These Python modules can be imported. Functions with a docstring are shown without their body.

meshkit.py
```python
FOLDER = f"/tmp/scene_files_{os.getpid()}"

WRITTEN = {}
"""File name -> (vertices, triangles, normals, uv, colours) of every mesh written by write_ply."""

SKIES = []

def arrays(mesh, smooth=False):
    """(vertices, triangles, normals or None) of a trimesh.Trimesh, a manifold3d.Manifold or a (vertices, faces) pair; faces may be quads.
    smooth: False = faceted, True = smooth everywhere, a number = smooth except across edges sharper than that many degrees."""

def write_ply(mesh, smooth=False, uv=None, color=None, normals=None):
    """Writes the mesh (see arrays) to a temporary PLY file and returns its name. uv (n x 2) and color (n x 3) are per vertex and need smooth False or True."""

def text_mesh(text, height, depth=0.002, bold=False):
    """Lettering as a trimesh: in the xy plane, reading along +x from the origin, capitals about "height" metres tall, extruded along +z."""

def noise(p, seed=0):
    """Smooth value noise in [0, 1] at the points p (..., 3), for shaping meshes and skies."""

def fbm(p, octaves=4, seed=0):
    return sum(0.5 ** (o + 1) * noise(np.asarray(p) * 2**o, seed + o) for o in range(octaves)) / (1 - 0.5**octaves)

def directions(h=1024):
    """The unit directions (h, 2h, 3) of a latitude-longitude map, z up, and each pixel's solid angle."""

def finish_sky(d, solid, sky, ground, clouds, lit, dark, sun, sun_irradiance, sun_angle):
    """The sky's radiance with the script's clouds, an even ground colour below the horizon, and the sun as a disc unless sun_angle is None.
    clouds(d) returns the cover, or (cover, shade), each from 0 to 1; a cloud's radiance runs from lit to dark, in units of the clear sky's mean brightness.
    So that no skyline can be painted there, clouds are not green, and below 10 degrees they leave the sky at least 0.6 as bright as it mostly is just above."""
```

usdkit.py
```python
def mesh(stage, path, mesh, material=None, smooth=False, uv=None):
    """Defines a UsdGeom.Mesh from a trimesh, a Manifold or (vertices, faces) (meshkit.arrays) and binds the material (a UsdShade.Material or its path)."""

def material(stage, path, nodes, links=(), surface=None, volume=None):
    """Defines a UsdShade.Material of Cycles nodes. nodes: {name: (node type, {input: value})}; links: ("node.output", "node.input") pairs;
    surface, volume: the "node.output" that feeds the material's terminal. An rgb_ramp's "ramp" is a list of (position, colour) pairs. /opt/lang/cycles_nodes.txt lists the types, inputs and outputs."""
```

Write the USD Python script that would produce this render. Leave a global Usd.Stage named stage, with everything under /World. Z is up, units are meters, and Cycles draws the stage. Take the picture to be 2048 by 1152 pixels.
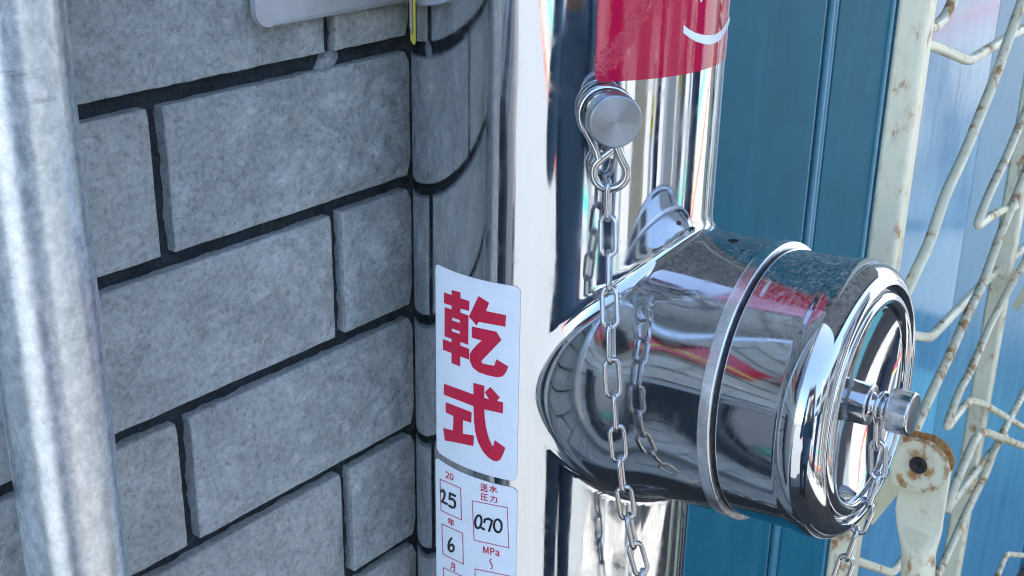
import math, random
import numpy as np
import trimesh, manifold3d, shapely
from shapely import affinity
from shapely.geometry import Polygon, LineString, box as sbox
from shapely.ops import unary_union
import usdkit, meshkit
from pxr import Usd, UsdGeom, UsdLux, UsdShade, Sdf, Gf, Vt

random.seed(7); rng = np.random.default_rng(7)
stage = Usd.Stage.CreateInMemory()
UsdGeom.SetStageUpAxis(stage, 'Z'); UsdGeom.SetStageMetersPerUnit(stage, 1.0)
UsdGeom.Xform.Define(stage, '/World'); UsdGeom.Scope.Define(stage, '/World/Looks')

# ------------------------------------------------------------------ camera, sky, sun, exposure
YAW, PITCH, ROLL, FPX = 0.9200, 0.38387, 0.01764, 2566.35
CAM = np.array([-0.55318, -0.38692, 1.35])
EXPOSURE = 2.3
SUN_EL, SUN_AZ = math.radians(70), math.atan2(1.0, 0.03)      # towards +x (along the facade) and a little behind it
SUN_I, SKY_S = 1.0, 0.14
FW = np.array([math.sin(YAW)*math.cos(PITCH), math.cos(YAW)*math.cos(PITCH), -math.sin(PITCH)])
_r = np.array([math.cos(YAW), -math.sin(YAW), 0.0]); _u = np.cross(_r, FW)
RT = _r*math.cos(ROLL) + _u*math.sin(ROLL); UP = -_r*math.sin(ROLL) + _u*math.cos(ROLL)
cam = UsdGeom.Camera.Define(stage, '/World/camera')
M4 = Gf.Matrix4d(*RT, 0, *UP, 0, *(-FW), 0, *CAM, 1)
cam.AddTransformOp().Set(M4)
cam.CreateHorizontalApertureAttr(36.0); cam.CreateVerticalApertureAttr(20.25)
cam.CreateFocalLengthAttr(36.0*FPX/2048)
cam.CreateClippingRangeAttr(Gf.Vec2f(0.02, 10000))
cam.CreateFStopAttr(32.0); cam.CreateFocusDistanceAttr(0.63)
cam.CreateExposureAttr(EXPOSURE)
sund = np.array([math.sin(SUN_AZ)*math.cos(SUN_EL), math.cos(SUN_AZ)*math.cos(SUN_EL), math.sin(SUN_EL)])
dome = UsdLux.DomeLight.Define(stage, '/World/sky')
skym = usdkit.material(stage, '/World/Looks/sky', {
    's': ('sky_texture', {'sky_type': 'single_scattering', 'sun_disc': False, 'sun_elevation': SUN_EL, 'sun_rotation': SUN_AZ, 'air_density': 1.0, 'aerosol_density': 1.2, 'ozone_density': 0.4}),
    'b': ('background_shader', {'strength': SKY_S})}, [('s.color', 'b.color')], surface='b.background')
UsdShade.MaterialBindingAPI.Apply(dome.GetPrim()).Bind(skym)
dome.GetPrim().SetCustomDataByKey('kind', 'structure')
dome.GetPrim().SetCustomDataByKey('label', 'clear blue daytime sky')
dome.GetPrim().SetCustomDataByKey('category', 'sky')
sun = UsdLux.DistantLight.Define(stage, '/World/sun')
sun.CreateNormalizeAttr(True); sun.CreateIntensityAttr(SUN_I); sun.CreateAngleAttr(0.53); sun.CreateColorAttr(Gf.Vec3f(1.0, 0.97, 0.93))
_x = np.cross([0, 0, 1.0], sund); _x /= np.linalg.norm(_x); _y = np.cross(sund, _x)
sun.AddTransformOp().Set(Gf.Matrix4d(*_x, 0, *_y, 0, *sund, 0, 0, 0, 6, 1))

# ------------------------------------------------------------------ helpers
used = {}
def numbered(parent, name):
    k = (parent, name); used[k] = used.get(k, -1) + 1
    return f'{parent}/{name}' + (f'_{used[k]:03d}' if used[k] else '')
def meta(prim, label=None, category=None, group=None, kind=None):
    for k, v in (('label', label), ('category', category), ('group', group), ('kind', kind)):
        if v: prim.SetCustomDataByKey(k, v)
BASE = {}
def thing(name, base, label, category, group=None, kind=None):
    path = numbered('/World', name)
    x = UsdGeom.Xform.Define(stage, path); x.AddTranslateOp().Set(Gf.Vec3d(*map(float, base)))
    BASE[path] = np.asarray(base, float); meta(x.GetPrim(), label, category, group, kind)
    return path
def put(parent, name, mesh, mat, smooth=False, label=None, normals=None, kind=None):
    """A part (or a sub-part) given in world coordinates."""
    path = numbered(parent, name)
    base = BASE.get(parent, np.zeros(3))
    BASE[path] = base
    if normals is not None:
        v, f = mesh; n = normals
    else:
        v, f, n = meshkit.arrays(mesh, smooth)
    v = np.asarray(v) - base
    m = usdkit.mesh(stage, path, (v, f), mat)
    if n is not None:
        m.CreateNormalsAttr(Vt.Vec3fArray.FromNumpy(np.asarray(n, np.float32))); m.SetNormalsInterpolation('vertex')
    meta(m.GetPrim(), label=label, kind=kind)
    return path
def single(name, mesh, mat, smooth=False, label=None, category=None, kind=None, group=None):
    path = numbered('/World', name)
    v, f, n = meshkit.arrays(mesh, smooth)
    m = usdkit.mesh(stage, path, (v, f), mat)
    if n is not None:
        m.CreateNormalsAttr(Vt.Vec3fArray.FromNumpy(np.asarray(n, np.float32))); m.SetNormalsInterpolation('vertex')
    meta(m.GetPrim(), label, category, group, kind)
    return path
def ray(px, py):
    d = FW + RT*(px-1024)/FPX - UP*(py-576)/FPX
    return d/np.linalg.norm(d)
def on_plane(px, py, P, n):
    d = ray(px, py); n = np.asarray(n, float)
    return CAM + d*(np.dot(np.asarray(P)-CAM, n)/np.dot(d, n))
def on_cyl(px, py, R):
    d = ray(px, py); a = d[0]**2+d[1]**2; b = CAM[0]*d[0]+CAM[1]*d[1]; c = CAM[0]**2+CAM[1]**2-R*R
    t = (-b-math.sqrt(max(b*b-a*c, 0)))/a; X = CAM+d*t
    return math.degrees(math.atan2(X[1], X[0])) % 360, X[2]
def box(x0, x1, y0, y1, z0, z1):
    m = trimesh.creation.box([x1-x0, y1-y0, z1-z0]); m.apply_translation([(x0+x1)/2, (y0+y1)/2, (z0+z1)/2]); return m
def cbox(x0, x1, y0, y1, z0, z1, c=0.004):
    """A box with chamfered edges."""
    pts = []
    for sx in (0, 1):
        for sy in (0, 1):
            for sz in (0, 1):
                p = np.array([(x0, x1)[sx], (y0, y1)[sy], (z0, z1)[sz]]); s = np.array([1-2*sx, 1-2*sy, 1-2*sz])*c
                for k in range(3):
                    q = p + s; q[k] = p[k]; pts.append(q)
    return trimesh.convex.convex_hull(np.array(pts))
def cat(ms): return trimesh.util.concatenate([trimesh.Trimesh(*meshkit.arrays(m)[:2], process=False) if not isinstance(m, trimesh.Trimesh) else m for m in ms])
def chaikin(P, r, n=6):
    """Rounds the corners of a polyline with a fillet of about r."""
    P = [np.asarray(p, float) for p in P]; out = [P[0]]
    for a, b, c in zip(P[:-2], P[1:-1], P[2:]):
        ra = min(r, np.linalg.norm(b-a)*.45); rc = min(r, np.linalg.norm(c-b)*.45)
        A = b+(a-b)/np.linalg.norm(a-b)*ra; C = b+(c-b)/np.linalg.norm(c-b)*rc
        for t in np.linspace(0, 1, n): out.append((1-t)**2*A + 2*t*(1-t)*b + t*t*C)
    out.append(P[-1]); return np.array(out)
def tube(P, r, sides=14, closed=False, cap=True):
    P = np.asarray(P, float); n = len(P); rad = np.broadcast_to(r, (n,))
    if closed: T = np.roll(P, -1, 0)-np.roll(P, 1, 0)
    else: T = np.gradient(P, axis=0)
    T /= np.linalg.norm(T, axis=1, keepdims=True)
    a = np.cross(T[0], [0, 0, 1.0]); a = np.cross(T[0], [1.0, 0, 0]) if np.linalg.norm(a) < .2 else a
    A = [a/np.linalg.norm(a)]
    for i in range(1, n):
        q = A[-1]-T[i]*(A[-1]@T[i]); A.append(q/np.linalg.norm(q))
    A = np.array(A); B = np.cross(T, A); ang = np.arange(sides)*2*np.pi/sides
    v = P[:, None]+rad[:, None, None]*(np.cos(ang)[None, :, None]*A[:, None]+np.sin(ang)[None, :, None]*B[:, None])
    v = v.reshape(-1, 3); f = []
    m = n if closed else n-1
    off = 0
    if closed:   # best seam shift
        d = [np.linalg.norm(v[:sides]-np.roll(v[(n-1)*sides:], -k, 0), axis=1).sum() for k in range(sides)]; off = int(np.argmin(d))
    for i in range(m):
        i2 = (i+1) % n; sh = off if (closed and i2 == 0) else 0
        for j in range(sides):
            p, q = i*sides+j, i*sides+(j+1) % sides
            p2, q2 = i2*sides+(j-sh) % sides, i2*sides+(j+1-sh) % sides
            f += [[p, q, q2], [p, q2, p2]]
    if not closed and cap:
        v = np.vstack([v, P[0], P[-1]]); c0, c1 = len(v)-2, len(v)-1
        for j in range(sides):
            f += [[c0, (j+1) % sides, j], [c1, (n-1)*sides+j, (n-1)*sides+(j+1) % sides]]
    return trimesh.Trimesh(v, np.array(f), process=False)
def frame(D):
    D = np.asarray(D, float)/np.linalg.norm(D); a = np.cross(D, [0, 0, 1.0])
    a = np.array([1.0, 0, 0]) if np.linalg.norm(a) < 1e-6 else a/np.linalg.norm(a)
    return a, np.cross(D, a), D
def lathe(profile, O, D, n=128):
    """profile: (radius, distance along D) pairs."""
    a, b, D = frame(D); pr = np.array(profile, float); ang = np.arange(n)*2*np.pi/n
    v = np.asarray(O)+pr[:, None, 1, None]*D+pr[:, None, 0, None]*(np.cos(ang)[None, :, None]*a+np.sin(ang)[None, :, None]*b)
    v = v.reshape(-1, 3); f = []
    for i in range(len(pr)-1):
        for j in range(n):
            p, q, p2, q2 = i*n+j, i*n+(j+1) % n, (i+1)*n+j, (i+1)*n+(j+1) % n
            if pr[i, 0] > 1e-9: f.append([p, q, q2] )
            if pr[i+1, 0] > 1e-9: f.append([p, q2, p2])
    m = trimesh.Trimesh(v, np.array(f), process=False); m.merge_vertices(); m.update_faces(m.nondegenerate_faces())
    if m.is_watertight and m.volume < 0: m.invert()
    return m
def arc(c0, c1, r, a0, a1, n=8):
    return [(c0+r*math.cos(math.radians(t)), c1+r*math.sin(math.radians(t))) for t in np.linspace(a0, a1, n)]
def extrude_on(poly, P, ux, uy, n, t):
    """A shapely polygon in (u, v) coordinates about P, extruded by t along n."""
    m = trimesh.creation.extrude_polygon(poly, t, engine='earcut')
    v = m.vertices; w = np.asarray(P)+v[:, :1]*np.asarray(ux)+v[:, 1:2]*np.asarray(uy)+v[:, 2:3]*np.asarray(n)
    m = trimesh.Trimesh(w, m.faces, process=False)
    if m.volume < 0: m.invert()
    return m

# ------------------------------------------------------------------ materials
def mat(name, nodes, links, surface='p.BSDF'):
    return usdkit.material(stage, f'/World/Looks/{name}', nodes, links, surface=surface)
def plain(name, col, rough=.5, metal=0., spec=.5, nscale=40, var=.12, bump=0.0, bdist=.001, **kw):
    """A colour with a little noise in tone and gloss."""
    nodes = {'g': ('geometry', {}), 'n': ('noise_texture', {'scale': nscale, 'detail': 6, 'roughness': .6}),
             'r': ('rgb_ramp', {'ramp': [(.25, tuple(c*(1-var) for c in col)), (.75, tuple(min(1, c*(1+var)) for c in col))]}),
             'm': ('map_range', {'from_min': .3, 'from_max': .7, 'to_min': max(.02, rough-.08), 'to_max': rough+.08}),
             'p': ('principled_bsdf', {'metallic': metal, 'specular_ior_level': spec, **kw})}
    links = [('g.position', 'n.vector'), ('n.fac', 'r.fac'), ('r.color', 'p.base_color'), ('n.fac', 'm.value'), ('m.result', 'p.roughness')]
    if bump:
        nodes['b'] = ('bump', {'strength': bump, 'distance': bdist}); links += [('n.fac', 'b.height'), ('b.normal', 'p.normal')]
    return mat(name, nodes, links)
def scaled_pos(scale): return {'g': ('geometry', {}), 'mp': ('mapping', {'scale': scale})}, [('g.position', 'mp.vector')]

def stainless(name, scale, rough, bstr, dust=0.0, col=(.56, .585, .605), rvar=.03):
    """Polished steel: long fine polishing lines (scale stretches them), slight waviness, dust on what faces up."""
    nodes, links = scaled_pos(scale)
    nodes.update({'n': ('noise_texture', {'scale': 1.0, 'detail': 5, 'roughness': .65}),
                  'w': ('noise_texture', {'scale': 11.0, 'detail': 2}),
                  'mr': ('map_range', {'from_min': .3, 'from_max': .75, 'to_min': rough, 'to_max': rough+rvar}), 'sm': ('noise_texture', {'scale': 48.0, 'detail': 6, 'roughness': .7, 'distortion': .8}),
                  'smr': ('map_range', {'from_min': .47, 'from_max': .72, 'to_min': 0.0, 'to_max': .12, 'clamp': True}), 'ra': ('math', {'math_type': 'add'}),
                  'b1': ('bump', {'strength': bstr, 'distance': .00004}), 'b2': ('bump', {'strength': .28, 'distance': .0022}),
                  'p': ('metallic_bsdf', {'color': col, 'edge_tint': (.85, .87, .9), 'fresnel_type': 'f82', 'distribution': 'multi_ggx'})})
    links += [('mp.vector', 'n.vector'), ('g.position', 'w.vector'), ('n.fac', 'mr.value'), ('g.position', 'sm.vector'), ('sm.fac', 'smr.value'), ('mr.result', 'ra.value1'), ('smr.result', 'ra.value2'), ('ra.value', 'p.roughness'),
              ('w.fac', 'b2.height'), ('b2.normal', 'b1.normal'), ('n.fac', 'b1.height'), ('b1.normal', 'p.normal')]
    surf = 'p.BSDF'
    if dust:
        nodes.update({'nn': ('separate_xyz', {}), 'dn': ('noise_texture', {'scale': 420.0, 'detail': 4, 'roughness': .7}),
                      'dn2': ('noise_texture', {'scale': 45.0, 'detail': 5, 'roughness': .7}),
                      'up': ('map_range', {'from_min': .55, 'from_max': 1.0, 'to_min': 0.0, 'to_max': 1.0, 'clamp': True}),
                      'dm': ('map_range', {'from_min': .40, 'from_max': .75, 'to_min': 0.0, 'to_max': 1.0, 'clamp': True}),
                      'dm2': ('map_range', {'from_min': .3, 'from_max': .7, 'to_min': .15, 'to_max': 1.0, 'clamp': True}),
                      'm1': ('math', {'math_type': 'multiply'}), 'm2': ('math', {'math_type': 'multiply'}), 'm3': ('math', {'math_type': 'multiply', 'value2': dust}),
                      'dd': ('diffuse_bsdf', {'color': (.55, .55, .56)}), 'mix': ('mix_closure', {})})
        links += [('g.normal', 'nn.vector'), ('nn.z', 'up.value'), ('g.position', 'dn.vector'), ('g.position', 'dn2.vector'), ('dn.fac', 'dm.value'), ('dn2.fac', 'dm2.value'),
                  ('up.result', 'm1.value1'), ('dm.result', 'm1.value2'), ('m1.value', 'm2.value1'), ('dm2.result', 'm2.value2'), ('m2.value', 'm3.value1'),
                  ('m3.value', 'mix.fac'), ('p.BSDF', 'mix.closure1'), ('dd.BSDF', 'mix.closure2')]
        surf = 'mix.closure'
    return mat(name, nodes, links, surface=surf)

STEEL = stainless('polished_steel_pipe', (700, 700, 14), .035, .14, dust=.6)
STEEL_CAP = stainless('polished_steel_cap', (60, 700, 60), .03, .12, dust=1.0)
STEEL_SMALL = stainless('steel_small', (300, 300, 300), .09, .3)
def brushed(name, col=(.72, .72, .73), rough=.22, scale=(40, 1500, 40)):
    return stainless(name, scale, rough, .4, col=col, rvar=.06)
STEEL_BAND = brushed('brushed_band', (.88, .89, .90), .22, (70, 70, 70))
STEEL_KNOB = brushed('brushed_knob', (.64, .66, .68), .12, (60, 1200, 60))
CHAINM = stainless('chain_steel', (500, 500, 500), .14, .4, col=(.60, .60, .60))

def brick_mat(name, a, b, seed):
    nodes = {'g': ('geometry', {}), 'mp': ('mapping', {'location': (seed*3.1, seed*1.7, seed*.9)}),
             'n1': ('noise_texture', {'scale': 26, 'detail': 8, 'roughness': .65}), 'n2': ('noise_texture', {'scale': 320, 'detail': 8, 'roughness': .74, 'distortion': .25}),
             'n3': ('noise_texture', {'scale': 650, 'detail': 3, 'roughness': .7}), 'vo': ('voronoi_texture', {'scale': 75.0}), 'v3': ('noise_texture', {'scale': 60, 'detail': 3}),
             'r': ('rgb_ramp', {'ramp': [(.30, a), (.52, tuple((x+y)/2 for x, y in zip(a, b))), (.72, b)]}),
             'r2': ('rgb_ramp', {'ramp': [(.32, (.42, .43, .43)), (.44, (.80, .81, .81)), (.56, (1.02, 1.02, 1.02)), (.72, (1.25, 1.25, 1.24))]}),
             'r3': ('rgb_ramp', {'ramp': [(0.0, (.45, .45, .48)), (.035, (.6, .6, .62)), (.06, (1, 1, 1))]}),
             'vm': ('math', {'math_type': 'add'}), 'vk': ('map_range', {'from_min': .45, 'from_max': .62, 'to_min': .25, 'to_max': 0.0, 'clamp': True}),
             'x1': ('mix_color', {'blend_type': 'multiply', 'fac': .9, 'use_clamp': False}), 'x2': ('mix_color', {'blend_type': 'multiply', 'fac': .75}), 'oi': ('object_info', {}), 'ov': ('map_range', {'to_min': .88, 'to_max': 1.06}), 'hv': ('hsv', {}),
             'b1': ('bump', {'strength': 1.0, 'distance': .0020}), 'b2': ('bump', {'strength': .6, 'distance': .0005}),
             'p': ('principled_bsdf', {'roughness': .88, 'specular_ior_level': .25})}
    links = [('g.position', 'mp.vector'), ('mp.vector', 'n1.vector'), ('mp.vector', 'n2.vector'), ('mp.vector', 'n3.vector'), ('mp.vector', 'vo.vector'), ('mp.vector', 'v3.vector'),
             ('n1.fac', 'r.fac'), ('n2.fac', 'r2.fac'), ('r.color', 'x1.a'), ('r2.color', 'x1.b'),
             ('v3.fac', 'vk.value'), ('vo.distance', 'vm.value1'), ('vk.result', 'vm.value2'), ('vm.value', 'r3.fac'), ('x1.result', 'x2.a'), ('r3.color', 'x2.b'), ('oi.random', 'ov.value'), ('ov.result', 'hv.value'), ('x2.result', 'hv.color'), ('hv.color', 'p.base_color'),
             ('n2.fac', 'b1.height'), ('n3.fac', 'b2.height'), ('b1.normal', 'b2.normal'), ('b2.normal', 'p.normal')]
    return mat(name, nodes, links)
BRICKS = [brick_mat('brick_grey', (.385, .42, .415), (.61, .65, .64), 0), brick_mat('brick_grey_pale', (.415, .445, .435), (.64, .675, .66), 1), brick_mat('brick_grey_warm', (.40, .42, .40), (.62, .64, .615), 2)]
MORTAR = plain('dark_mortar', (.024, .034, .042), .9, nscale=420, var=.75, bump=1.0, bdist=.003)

GALV = mat('galvanised', {
    'g': ('geometry', {}), 'mp': ('mapping', {'scale': (1, 1, .7)}), 'ms': ('mapping', {'scale': (1, 1, 9.0)}), 'mv': ('mapping', {'scale': (1, 1, .04)}),
    'n': ('noise_texture', {'scale': 230, 'detail': 8, 'roughness': .72}), 's': ('noise_texture', {'scale': 26, 'detail': 7, 'roughness': .7}),
    'v': ('noise_texture', {'scale': 220, 'detail': 3}), 'vo': ('voronoi_texture', {'scale': 105.0}),
    'rr': ('map_range', {'from_min': .3, 'from_max': .7, 'to_min': .27, 'to_max': .35, 'clamp': True}),
    'c': ('rgb_ramp', {'ramp': [(.34, (.46, .52, .55)), (.5, (.61, .67, .70)), (.64, (.76, .81, .83))]}),
    'k': ('rgb_ramp', {'ramp': [(.30, (.28, .30, .33)), (.35, (.75, .76, .77)), (.41, (1, 1, 1))]}),
    'sp': ('rgb_ramp', {'ramp': [(0, (.18, .19, .21)), (.07, (.45, .46, .48)), (.11, (1, 1, 1))]}),
    'va': ('math', {'math_type': 'add'}), 'vk': ('map_range', {'from_min': .40, 'from_max': .62, 'to_min': 0.0, 'to_max': .22, 'clamp': True}),
    'x': ('mix_color', {'blend_type': 'multiply', 'fac': .8}), 'x2': ('mix_color', {'blend_type': 'multiply', 'fac': .8}),
    'b1': ('bump', {'strength': .06, 'distance': .0003}), 'b2': ('bump', {'strength': .12, 'distance': .0002}),
    'p': ('principled_bsdf', {'metallic': .92, 'specular_ior_level': .6})},
    [('g.position', 'mp.vector'), ('g.position', 'ms.vector'), ('g.position', 'mv.vector'), ('mp.vector', 'n.vector'), ('ms.vector', 's.vector'), ('mv.vector', 'v.vector'), ('mp.vector', 'vo.vector'),
     ('n.fac', 'rr.value'), ('rr.result', 'p.roughness'), ('n.fac', 'c.fac'), ('s.fac', 'k.fac'), ('c.color', 'x.a'), ('k.color', 'x.b'),
     ('n.fac', 'vk.value'), ('vo.distance', 'va.value1'), ('vk.result', 'va.value2'), ('va.value', 'sp.fac'), ('x.result', 'x2.a'), ('sp.color', 'x2.b'), ('x2.result', 'p.base_color'),
     ('n.fac', 'b1.height'), ('v.fac', 'b2.height'), ('b1.normal', 'b2.normal'), ('b2.normal', 'p.normal')])

def painted_rust(name, paint, amount, centre=None):
    """Old gloss paint with rust breaking through in spots; centre: rust gathers in a ring about that point."""
    nodes = {'g': ('geometry', {}), 'mp': ('mapping', {'scale': (1, 1, .55)}), 'n': ('noise_texture', {'scale': 150, 'detail': 7, 'roughness': .66}),
             'n2': ('noise_texture', {'scale': 38, 'detail': 3, 'roughness': .6}), 'n3': ('noise_texture', {'scale': 300, 'detail': 4}),
             'ad': ('math', {'math_type': 'multiply_add', 'value2': .55, 'value3': 0.0}), 'ad2': ('math', {'math_type': 'multiply_add', 'value2': .45}),
             'k': ('rgb_ramp', {'ramp': [(amount-.10, (0, 0, 0)), (amount-.03, (.16, .16, .16)), (amount-.005, (.30, .30, .30)), (amount+.02, (.75, .75, .75)), (amount+.07, (1, 1, 1))]}),
             'rc': ('rgb_ramp', {'ramp': [(.25, (.20, .08, .025)), (.5, (.44, .22, .07)), (.75, (.58, .36, .14))]}),
             'pc': ('rgb_ramp', {'ramp': [(.3, tuple(c*.9 for c in paint)), (.7, paint)]}),
             'x': ('mix_color', {}), 'rr': ('mix_float', {'a': .30, 'b': .9}), 'inv': ('math', {'math_type': 'multiply', 'value2': -1.0}),
             'b': ('bump', {'strength': .5, 'distance': .0005}), 'p': ('principled_bsdf', {'specular_ior_level': .5})}
    links = [('g.position', 'mp.vector'), ('mp.vector', 'n.vector'), ('g.position', 'n2.vector'), ('g.position', 'n3.vector'), ('n.fac', 'ad.value1'), ('n2.fac', 'ad2.value1'), ('ad.value', 'ad2.value3'),
             ('n3.fac', 'rc.fac'), ('n2.fac', 'pc.fac'), ('pc.color', 'x.a'), ('rc.color', 'x.b'), ('x.result', 'p.base_color'), ('k.color', 'kb.color'), ('kb.val', 'x.fac'), ('kb.val', 'rr.fac'), ('rr.result', 'p.roughness'),
             ('n3.fac', 'bm.value1'), ('kb.val', 'bm.value2'), ('bm.value', 'b.height'), ('b.normal', 'p.normal')]
    nodes['kb'] = ('rgb_to_bw', {}); nodes['bm'] = ('math', {'math_type': 'multiply'})
    if centre is not None:
        nodes.update({'d': ('vector_math', {'math_type': 'distance', 'vector2': tuple(centre)}),
                      'dr': ('rgb_ramp', {'ramp': [(0, (.11, .11, .11)), (.42, (.11, .11, .11)), (.62, (.085, .085, .085)), (.78, (.01, .01, .01)), (.93, (.03, .03, .03)), (1, (.09, .09, .09))]}),
                      'ds': ('math', {'math_type': 'multiply', 'value2': 1/.0165}), 'db': ('rgb_to_bw', {}), 'ad3': ('math', {'math_type': 'add'})})
        links += [('g.position', 'd.vector1'), ('d.value', 'ds.value1'), ('ds.value', 'dr.fac'), ('dr.color', 'db.color'), ('ad2.value', 'ad3.value1'), ('db.val', 'ad3.value2'), ('ad3.value', 'k.fac')]
    else: links.append(('ad2.value', 'k.fac'))
    return mat(name, nodes, links)
CREAM = (.84, .80, .575)
RACK_PAINT = painted_rust('cream_paint', CREAM, .58)
WIRE_PAINT = painted_rust('cream_paint_wire', CREAM, .56)
WIRE_RUSTY = painted_rust('cream_paint_rusty', CREAM, .535)
RUST_BRACKET = painted_rust('bracket_inside_rust', CREAM, .40)

def blue_mat(name, base, rough, wob, spec=.5, coat=.3):
    nodes, links = scaled_pos((30, 30, 3.0))
    nodes.update({'n': ('noise_texture', {'scale': 1.0, 'detail': 6, 'roughness': .6}), 'mx': ('mix_float', {'fac': .45}), 'n2': ('noise_texture', {'scale': 16, 'detail': 7, 'roughness': .7}), 'n3': ('noise_texture', {'scale': 900, 'detail': 2}),
                  'r': ('rgb_ramp', {'ramp': [(.28, tuple(c*.74 for c in base)), (.5, base), (.72, tuple(min(1, c*1.15+.012) for c in base))]}),
                  'rr': ('map_range', {'from_min': .3, 'from_max': .7, 'to_min': rough, 'to_max': rough+.08}),
                  'b': ('bump', {'strength': wob, 'distance': .0006}), 'b3': ('bump', {'strength': .12, 'distance': .0001}),
                  'p': ('principled_bsdf', {'specular_ior_level': spec, 'coat_weight': coat, 'coat_roughness': .05})})
    links += [('mp.vector', 'n.vector'), ('g.position', 'n2.vector'), ('g.position', 'n3.vector'), ('n.fac', 'mx.a'), ('n2.fac', 'mx.b'), ('mx.result', 'r.fac'), ('r.color', 'p.base_color'), ('n.fac', 'rr.value'), ('rr.result', 'p.roughness'),
              ('n.fac', 'b.height'), ('n3.fac', 'b3.height'), ('b.normal', 'b3.normal'), ('b3.normal', 'p.normal')]
    return mat(name, nodes, links)
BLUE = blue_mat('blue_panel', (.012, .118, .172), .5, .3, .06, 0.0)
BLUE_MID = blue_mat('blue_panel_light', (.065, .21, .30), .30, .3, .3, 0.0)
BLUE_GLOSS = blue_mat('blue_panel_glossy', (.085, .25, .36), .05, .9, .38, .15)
BLUE_EDGE = blue_mat('blue_panel_edge', (.08, .28, .38), .25, .2)
DARKGAP = plain('dark_gap', (.012, .025, .035), .7)

PAPER = plain('white_sticker', (.70, .755, .80), .36, nscale=45, var=.05, bump=.12, bdist=.0005)
def sticker_red(name):
    th = math.radians(233); et = np.array([-math.sin(th), math.cos(th), 0])
    p1, p2 = np.array([-.0581, -.0585, 1.2195]), np.array([-.0405, -.0719, 1.2500])
    d = p2-p1; a, c = d@et, d[2]; nrm = (et*c-np.array([0, 0, 1.0])*a)/math.hypot(a, c)
    nodes = {'g': ('geometry', {}), 'dt': ('vector_math', {'math_type': 'dot_product', 'vector2': tuple(nrm)}), 'of': ('math', {'math_type': 'subtract', 'value2': float(p1@nrm)}), 'ab': ('math', {'math_type': 'absolute'}),
             'wn': ('noise_texture', {'scale': 120, 'detail': 3}), 'ws': ('math', {'math_type': 'multiply_add', 'value2': .010, 'value3': -.005}), 'of2': ('math', {'math_type': 'add'}),
             'mk': ('map_range', {'from_min': .0012, 'from_max': .0045, 'to_min': 1.0, 'to_max': .03, 'clamp': True}),
             'n': ('noise_texture', {'scale': 520, 'detail': 2, 'roughness': .5}), 'm': ('math', {'math_type': 'multiply'}),
             'mp': ('mapping', {'scale': (1, 1, .12)}), 'n2': ('noise_texture', {'scale': 150, 'detail': 3}), 'b0': ('bump', {'strength': .25, 'distance': .0005}),
             'b': ('bump', {'strength': 1.0, 'distance': .0016}),
             'p': ('principled_bsdf', {'base_color': (.40, .005, .040), 'roughness': .06, 'specular_ior_level': .6, 'coat_weight': .4, 'coat_roughness': .03})}
    links = [('g.position', 'dt.vector1'), ('dt.value', 'of.value1'), ('g.position', 'wn.vector'), ('wn.fac', 'ws.value1'), ('of.value', 'of2.value1'), ('ws.value', 'of2.value2'), ('of2.value', 'ab.value1'), ('ab.value', 'mk.value'),
             ('g.position', 'n.vector'), ('n.fac', 'm.value1'), ('mk.result', 'm.value2'), ('g.position', 'mp.vector'), ('mp.vector', 'n2.vector'), ('n2.fac', 'b0.height'), ('b0.normal', 'b.normal'), ('m.value', 'b.height'), ('b.normal', 'p.normal')]
    return mat(name, nodes, links)
RED_STICKER = sticker_red('red_sticker')
RED_INK = plain('red_ink', (.50, .008, .045), .4, nscale=200, var=.05)
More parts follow.
